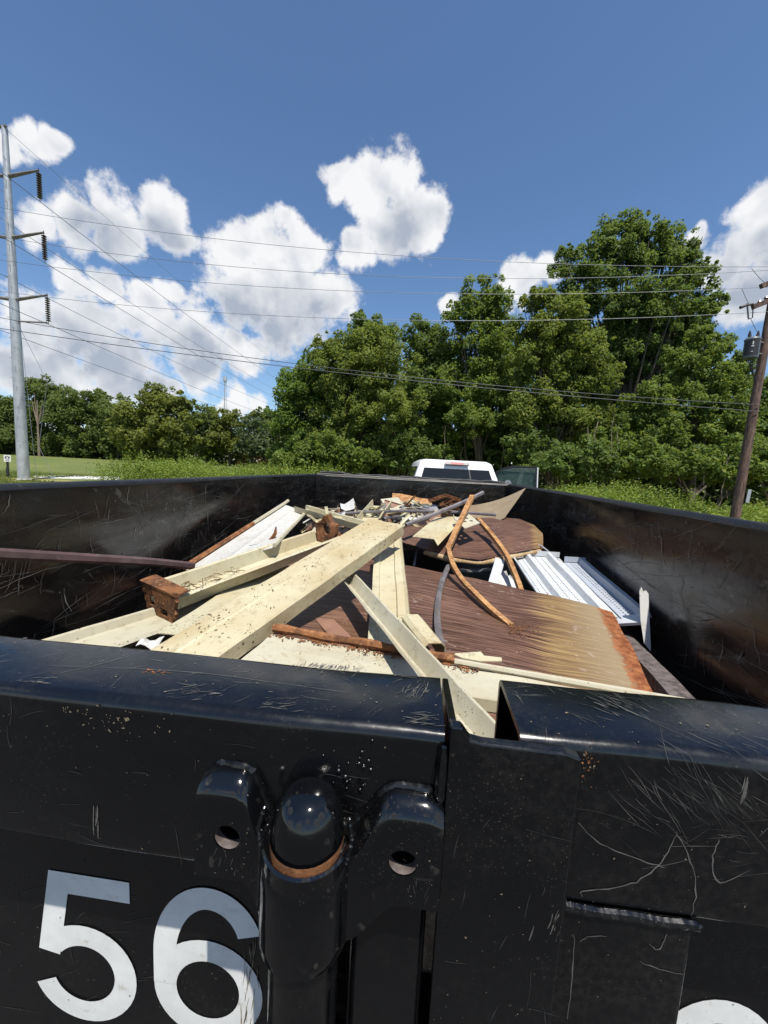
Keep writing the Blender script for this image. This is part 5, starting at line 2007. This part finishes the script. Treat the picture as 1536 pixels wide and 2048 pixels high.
# front strip with rusty back lip along the tailgate
gst = empty('front_channel', tuple(A_(900, 1340, .9)), 'cream channel with a rusty back lip lying along the tailgate', 'metal channel')
l0, l1 = A_(545, 1268, 1.01), A_(1430, 1424, .885)
f0, f1 = l0+Vector((-.03, -.13, -.012)), l1+Vector((0, -.085, -.005))
MB().sheet(bil(f0, f1, l1, l0, 30, 6, lambda u, v: Vector((0, 0, .004*mnoise.noise(Vector((u*9, v*3, 1)))))), .003).build('channel_face', 'cream_pale', gst)
lp = [l0.lerp(l1, k/30) for k in range(31)]
MB().tube([p+Vector((0, .008, .014+.002*math.sin(i))) for i, p in enumerate(lp[:15])], [.0105+.0015*math.sin(i*1.9) for i in range(15)], 7, flat=1.2).build('rusty_lip', 'rust', gst, smooth=True)
MB().tube([p+Vector((0, .008, .008)) for p in lp[14:]], .0085, 7).build('edge_lip', 'cream_pale', gst, smooth=True)
MB().profile([(0, 0), (0, -.028)], f0+Vector((0, -.002, 0)), f1+Vector((0, -.002, 0)), (0, -1, 0), .003).build('front_flange', 'cream', gst)
rb = MB()
for k in range(240):
    p = l0.lerp(l1, random.uniform(0, .52))+Vector((0, -abs(random.gauss(0, .010)), .0035))
    r = random.uniform(.0008, .0045)
    a_ = random.uniform(0, 3)
    rb.obox(p, (r*math.cos(a_), r*math.sin(a_), 0), (-r*.5*math.sin(a_), r*.5*math.cos(a_), 0), (0, 0, .0008))
tag(rb.build('rust_flakes', 'rust', gst), kind='stuff')

# cream box offcut with dirt inside, beside the angle bar
oc = empty('box_offcut', tuple(A_(840, 1280, 1.0)), 'bent cream box offcut filled with dirt beside the angle bar', 'scrap')
p0, p1 = A_(822, 1245, 1.13), A_(868, 1305, .99)
MB().profile([(-.035, -.02), (-.030, .02), (-.018, .030), (.020, .026), (.034, .012), (.036, -.03)], p1, p0, Vector((1, .25, 0)), .003).build('offcut_shell', 'cream_dirty', oc)
MB().sheet(bil(A_(795, 1255, 1.11), A_(815, 1246, 1.13), A_(860, 1300, 1.0), A_(848, 1302, 1.0), 6, 8, lambda u, v: Vector((0, 0, .008*mnoise.noise(Vector((u*7, v*9, 3)))))), .004).build('dirt_fill', 'dirt', oc)
for k in range(7):
    f = random.random()
    c = A_(802, 1254, 1.10).lerp(A_(848, 1296, 1.01), f)+Vector((random.uniform(-.01, .01), 0, .008))
    d = Vector((random.uniform(-1, 1), random.uniform(-1, 1), .6)).normalized()*random.uniform(.008, .016)
    scrap(MB().obox(c, d, Vector((-d.y, d.x, 0))*.5, (0, 0, .0015)).build('cream_chip', 'cream'), 'cream chip in the dirt of the box offcut', 'scrap', 'chips in the box offcut')
# flat torn cream scrap by the front channel
tc_ = MB()
pts = [(905, 1307), (948, 1304), (962, 1303), (968, 1311), (1003, 1315), (1004, 1322), (960, 1322), (925, 1316)]
z_ = [A_(px, py, 1.005-.0009*(py-1305)*2) for px, py in pts]
tc_.loft([[p-Vector((0, 0, .003)) for p in z_], z_])
scrap(tc_.build('torn_scrap', 'cream'), 'torn flat cream scrap lying behind the front channel', 'scrap')

# bars and rods
def bar(name, pts, r, mat, label, n=6, flat=1.0, cat='metal bar', group=None):
    P_ = [A_(*p) for p in pts]
    # smooth by Catmull-Rom
    out = []
    for i in range(len(P_)-1):
        a, b, c, d = P_[max(i-1, 0)], P_[i], P_[i+1], P_[min(i+2, len(P_)-1)]
        for k in range(6):
            t_ = k/6
            out.append(.5*((2*b)+(c-a)*t_+(2*a-5*b+4*c-d)*t_*t_+(3*b-a-3*c+d)*t_**3))
    out.append(P_[-1])
    return scrap(MB().tube(out, r, n, flat=flat, phase=math.pi/n).build(name, mat, smooth=n > 6), label, cat, group)


bar('bent_rusty_bar', [(945, 992, 2.42), (922, 1040, 2.25), (896, 1098, 2.02)], .020, 'rust_pale', 'upper arm of the bent rusty bar rising over the curled sheet', 4, .7)
bar('bent_rusty_bar', [(896, 1096, 2.02), (906, 1130, 1.83), (926, 1162, 1.68), (955, 1192, 1.53), (988, 1224, 1.42), (1022, 1252, 1.34)], .016, 'rust_pale', 'lower arm of the bent rusty bar with its end on the wood-grain sheet', 4, .7)
cr = MB()
for k in range(260):
    t_ = abs(random.gauss(0, .5))
    z_ = Z0-.519
    r_ = ray(1018+abs(random.gauss(4, 26)), 1250+random.gauss(6, 8))
    c = Vector((r_[0], r_[1], 0))*((z_-Z0)/r_[2])
    c.z = z_
    r = .0005+.003*random.random()**3
    a_ = random.uniform(0, 3)
    cr.obox(c, (r*math.cos(a_), r*math.sin(a_), 0), (-r*.6*math.sin(a_), r*.6*math.cos(a_), 0), (0, 0, .0008))
tag(cr.build('rust_crumbs', 'rust'), 'scatter of rust crumbs at the end of the bent rusty bar', 'rust crumbs', None, 'stuff')
bar('rusty_rod', [(955, 1038, 2.42), (985, 1072, 2.25), (1012, 1110, 2.10), (1030, 1150, 1.98), (1042, 1183, 1.88)], .018, 'rust_pale', 'thin rusty rod reaching down toward the white shelf panels', 4, .8)
bar('grey_curved_rail', [(897, 1133, 1.86), (884, 1165, 1.68), (876, 1205, 1.46), (875, 1250, 1.24), (886, 1310, 1.02)], .0125, 'grey_rail', 'thin curved grey rail on the wood-grain sheet', 6)
bar('dark_rail', [(622, 1032, 2.62), (720, 1025, 2.62), (820, 1022, 2.60), (920, 1025, 2.58), (992, 1030, 2.56)], .010, 'grey_rail', 'long dark rail lying level across the back of the pile', 6)
bar('slanted_rail', [(812, 1050, 2.28), (880, 1024, 2.42), (930, 1003, 2.55), (966, 985, 2.66)], .014, 'grey_rail', 'grey rail slanting up to the right above the rusty bar', 6)
bar('maroon_rail', [(-60, 1104, .88), (0, 1108, .95), (180, 1117, 1.20), (300, 1124, 1.42), (385, 1132, 1.64)], .017, 'maroon_rail', 'maroon brown rail along the left wall, out of the left edge', 6)
bar('square_tube', [(502, 1292, 1.02), (545, 1253, 1.22), (592, 1208, 1.50)], .022, 'dark_tube', 'dark weathered square tube under the box channel', 4)
scrap(MB().profile([(-.03, 0), (.03, 0), (.033, -.01)], A_(612, 1196, 1.48), A_(698, 1292, 1.06), (1, .3, 0), .004).build('flat_bar', 'brown_flat'), 'brown flat bar lying on the wood-grain sheet left of the ribbed channel', 'metal bar')

# folded cream bracket and plate with holes in the back middle
p_ = [A_(826, 1074, 2.15), A_(880, 1077, 2.10), A_(878, 1036, 2.42), A_(905, 1030, 2.45)]
fb = MB()
a, b, c, d = A_(825, 1073, 2.12), A_(868, 1078, 2.07), A_(912, 1033, 2.45), A_(872, 1034, 2.50)
e, f = A_(876, 1091, 2.03), A_(922, 1042, 2.40)
fb.sheet([[a, b, e], [a.lerp(d, .5), b.lerp(c, .5), e.lerp(f, .5)], [d, c, f]], .004)
scrap(fb.build('folded_bracket', 'cream_dirty'), 'folded cream bracket with a pointed corner, right of the box channel', 'bracket')
hp = MB()
q0, q1, q2, q3 = A_(908, 1036, 2.30), A_(930, 1057, 2.18), A_(960, 1046, 2.26), A_(938, 1028, 2.40)
hp.sheet(bil(q0, q1, q2, q3, 2, 2), .005)
ho = scrap(hp.build('punched_plate', 'cream_pale'), 'small cream plate with three holes next to the rusty bar', 'metal plate')
hb = MB()
for u, v in ((.5, .35), (.3, .62), (.62, .70)):
    c = q0.lerp(q1, u).lerp(q3.lerp(q2, u), v)
    nn = (q1-q0).cross(q3-q0).normalized()
    nn = nn if nn.z > 0 else -nn
    cut = MB().tube([c-nn*.03, c+nn*.03], .011, 12, up=(1, 0, 0)).build('cutter', 'rust')
    md = ho.modifiers.new('h', 'BOOLEAN')
    md.object = cut
    md.operation = 'DIFFERENCE'
    bpy.context.view_layer.update()
    nm = bpy.data.meshes.new_from_object(ho.evaluated_get(bpy.context.evaluated_depsgraph_get()))
    ho.modifiers.clear()
    ho.data = nm
    bpy.data.objects.remove(cut)

# back of the pile
scrap(MB().sheet(bil(A_(784, 1003, 3.30), A_(865, 1012, 3.15), A_(862, 998, 3.3), A_(785, 986, 3.45), 4, 3, lambda u, v: Vector((0, 0, .006*math.sin(6*u)))), .004).build('rust_sheet', 'rust_pale'), 'orange rusty sheet at the very back of the pile', 'metal sheet')
scrap(MB().profile([(-.075, -.05), (-.075, 0), (.075, 0), (.075, -.06)], A_(806, 1032, 2.85), A_(778, 996, 3.2), (1, -.15, 0), .004).build('box_end', 'cream_pale'), 'short pale box channel in front of the orange rusty sheet', 'metal channel')
scrap(MB().profile([(-.07, .05), (-.066, 0), (.066, 0), (.07, .05), (.08, .052)], A_(735, 1050, 2.45), A_(764, 1012, 2.95), (1, -.2, 0), .004).build('short_trough', 'cream'), 'short cream trough tipped up behind the box channel', 'metal channel')
scrap(MB().sheet(bil(A_(682, 1022, 2.75), A_(712, 1024, 2.72), A_(706, 1004, 2.9), A_(680, 1012, 2.9), 3, 3, lambda u, v: Vector((0, 0, .05*abs(u-.4)))), .003).build('white_offcut', 'white'), 'white folded offcut at the back left of the pile', 'scrap')
scrap(MB().sheet(bil(A_(820, 1012, 2.95), A_(880, 1024, 2.85), A_(872, 1010, 3.05), A_(828, 1006, 3.1), 4, 2), .003).build('grey_offcut', 'grey_bare'), 'grey metal offcut under the rusty brackets', 'scrap')
for k, (p, q, w_) in enumerate((((858, 1004), (892, 993), .02), ((890, 993), (922, 1004), .02), ((882, 1012), (908, 998), .018), ((893, 1018), (925, 1008), .018), ((900, 1010), (918, 1020), .016))):
    a, b = A_(*p, 3.0-.02*k), A_(*q, 3.02-.02*k)
    scrap(MB().profile([(-w_, .01), (-w_, 0), (w_, 0), (w_, .018)], a, b, (0, 1, .2), .004).build('rusty_strut', 'rust'), ('rusty strut forming the peak of the jumble', 'rusty strut sloping right from the peak of the jumble', 'short rusty strut under the peak of the jumble', 'lowest rusty strut beside the slanted rail', 'stubby rusty strut ending at the slanted rail')[k], 'scrap', 'rusty struts at the back')
shard_area = [(640, 1048, 2.5), (700, 1036, 2.75), (735, 1030, 2.8), (800, 1040, 2.6), (850, 1030, 2.7), (770, 1030, 2.75), (830, 1018, 2.95), (690, 1045, 2.55), (905, 1030, 2.6), (665, 1022, 2.9)]
rs = random.Random(21)
for k in range(96):
    px, py, Y = rs.choice(shard_area)
    c = A_(px+rs.uniform(-26, 26), py+rs.uniform(-12, 8), Y+rs.uniform(-.1, .12))
    d = Vector((rs.uniform(-1, 1), rs.uniform(-1, 1), rs.uniform(-.3, .6))).normalized()
    s_ = d.cross(Vector((rs.uniform(-1, 1), rs.uniform(-1, 1), 1))).normalized()
    L, w_ = .035+.13*rs.random()**2, rs.uniform(.008, .030)
    mt = rs.choice(['cream', 'cream_pale', 'cream', 'rust', 'brown_flat', 'white', 'grey_bare', 'cream_dirty'])
    nmn = {'rust': 'rusty', 'brown_flat': 'brown', 'white': 'white', 'grey_bare': 'grey'}.get(mt, 'cream')
    o = MB().profile([(-w_, w_*.8*rs.random()), (-w_*.9, 0), (w_*.9, 0), (w_, w_*rs.random())], c-d*L, c+d*L, s_, .002, rs.uniform(-.01, .02), 3, rs.uniform(-.6, .6)).build('metal_shard', mt)
    scrap(o, f'small {nmn} metal shard in the jumble at the back of the pile', 'scrap', f'{nmn} shards in the back jumble')
# dark bed of scrap under the visible pieces
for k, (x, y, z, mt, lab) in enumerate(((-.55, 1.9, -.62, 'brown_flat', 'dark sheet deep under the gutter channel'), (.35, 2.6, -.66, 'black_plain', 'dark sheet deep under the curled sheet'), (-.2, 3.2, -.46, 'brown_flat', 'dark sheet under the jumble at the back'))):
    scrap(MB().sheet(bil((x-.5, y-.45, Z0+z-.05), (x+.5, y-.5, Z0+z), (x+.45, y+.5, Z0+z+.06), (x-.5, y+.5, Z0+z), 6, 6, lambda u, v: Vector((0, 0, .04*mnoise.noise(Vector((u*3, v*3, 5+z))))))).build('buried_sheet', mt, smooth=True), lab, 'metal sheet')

# white shelf panels at the right wall
def shelf(name, label, n0, f0, side, prof, mat, perf_rows):
    root = empty(name, tuple(n0), label, 'shelf panel')
    MB().profile(prof, n0, f0, side, .003).build('shelf_deck', mat, root)
    d = (f0-n0).normalized()
    s2 = (Vector(side)-d*Vector(side).dot(d)).normalized()
    u2 = s2.cross(d).normalized()
    u2 = u2 if u2.z > 0 else -u2
    pr = MB()
    L = (f0-n0).length
    for off, h in perf_rows:
        for k in range(int(L/.018)):
            c = n0+d*(.012+k*.018)+s2*off+u2*(h+.0012)
            pr.obox(c, d*.003, s2*.0022, u2*.0004)
    tag(pr.build('punched_holes', 'black_flat', root), kind='stuff')
    # turned-up end lip
    MB().profile([(prof[0][0], .002), (prof[-1][0], .002)], f0+u2*.004, f0+u2*.004+u2*.03+d*.004, s2, .003).build('end_lip', mat, root)
    return root


pP = [(-.15, .026), (-.143, .030), (-.135, .0), (-.068, .0), (-.056, .026), (-.036, .026), (-.024, .0), (.062, .0), (.074, .028), (.092, .028), (.104, .0), (.145, .0)]
nP, fP = Vector((.695, 1.615, Z0-.560)), Vector((.692, 2.32, Z0-.476))
shelf('metal_shelf', 'white ribbed shelf panel with rows of small holes by the right wall', nP, fP, (1, 0, 0), pP, 'cool_white', [(-.115, 0), (-.085, 0), (0, 0), (.035, 0)])
pP2 = [(-.056, .0), (.022, .0), (.030, .028), (.052, .028), (.060, .012)]
nP2, fP2 = Vector((.900, 1.60, Z0-.558)), Vector((.893, 2.24, Z0-.482))
shelf('narrow_metal_shelf', 'narrow grey shelf panel with punched holes touching the right wall', nP2, fP2, (1, 0, 0), pP2, 'grey_shelf', [(-.025, 0), (-.008, 0), (.01, 0)])
scrap(MB().profile([(-.03, -.012), (-.03, .0), (.03, .0), (.03, -.016)], A_(1222, 1240, 1.62), A_(1285, 1236, 1.55), (0, 1, 0), .003).build('shelf_bracket', 'cool_white'), 'white shelf end bracket behind the rusty sheet corner', 'bracket')
st = MB()
pts = [(1279, 1182), (1283, 1174), (1287, 1184), (1292, 1181), (1297, 1187), (1302, 1304), (1288, 1286), (1281, 1240)]
z_ = [A_(px, py, 1.56-.0006*(py-1180)) for px, py in pts]
st.loft([z_, [p+Vector((.002, .006, 0)) for p in z_]])
scrap(st.build('plastic_offcut', 'white'), 'white broken slat standing upright against the right wall', 'slat')
for (p, q, w_, mt, lab) in (((985, 1172), (1000, 1118), .022, 'cool_white', 'white slotted upright strip in the gap by the thin rusty rod'),
                            ((1012, 1180), (1000, 1142), .03, 'white', 'white torn bracket in the gap between the sheets'),
                            ((1038, 1182), (1010, 1152), .026, 'cool_white', 'white perforated piece under the thin rusty rod')):
    a, b = A_(*p, 1.98), A_(*q, 2.12)
    scrap(MB().profile([(-w_, .008), (-w_*.9, 0), (w_*.9, 0), (w_, .006)], a, b, (1, 0, 0), .003).build('shelf_bit', mt), lab, 'scrap')
bar('thin_grey_strip', [(905, 1140, 2.1), (945, 1141, 2.12), (985, 1138, 2.15)], .010, 'grey_bare', 'thin grey strip in the dark gap under the curled sheet', 4)
bar('thin_grey_strip', [(828, 1132, 2.2), (832, 1110, 2.3), (836, 1090, 2.4)], .008, 'grey_bare', 'thin grey strut in the dark gap right of the ribbed channel', 4)
bar('wire_frame', [(1070, 1108, 2.35), (1078, 1090, 2.4), (1112, 1116, 2.3), (1128, 1128, 2.25)], .006, 'grey_bare', 'bent thin wire frame over the shelf panels', 5)
bar('rod_shade_strip', [(958, 1044, 2.38), (975, 1060, 2.33), (988, 1075, 2.27)], .012, 'black_plain', 'black strip standing in for shade on the top of the thin rusty rod', 6)  # rod's upper end lies in shadow; this black strip paints that shade
for px, py, Y, lab in ((300, 1262, 1.0, 'torn white plastic bit under the shallow cream tray'), (480, 1300, .95, 'white plastic corner under the square tube')):
    c = A_(px, py+6, Y)
    scrap(MB().sheet(bil(c+Vector((-.03, -.02, -.03)), c+Vector((.03, -.02, -.03)), c+Vector((.03, .02, -.02)), c+Vector((-.03, .02, -.025)), 4, 3, lambda u, v: Vector((0, 0, .008*math.sin(5*u+3*v)))), .001).build('plastic_bit', 'white'), lab, 'plastic')

for o in bpy.data.objects:
    if 'wl' in o:
        del o['wl']
for m in bpy.data.materials:
    if 'nt' in m:
        del m['nt']
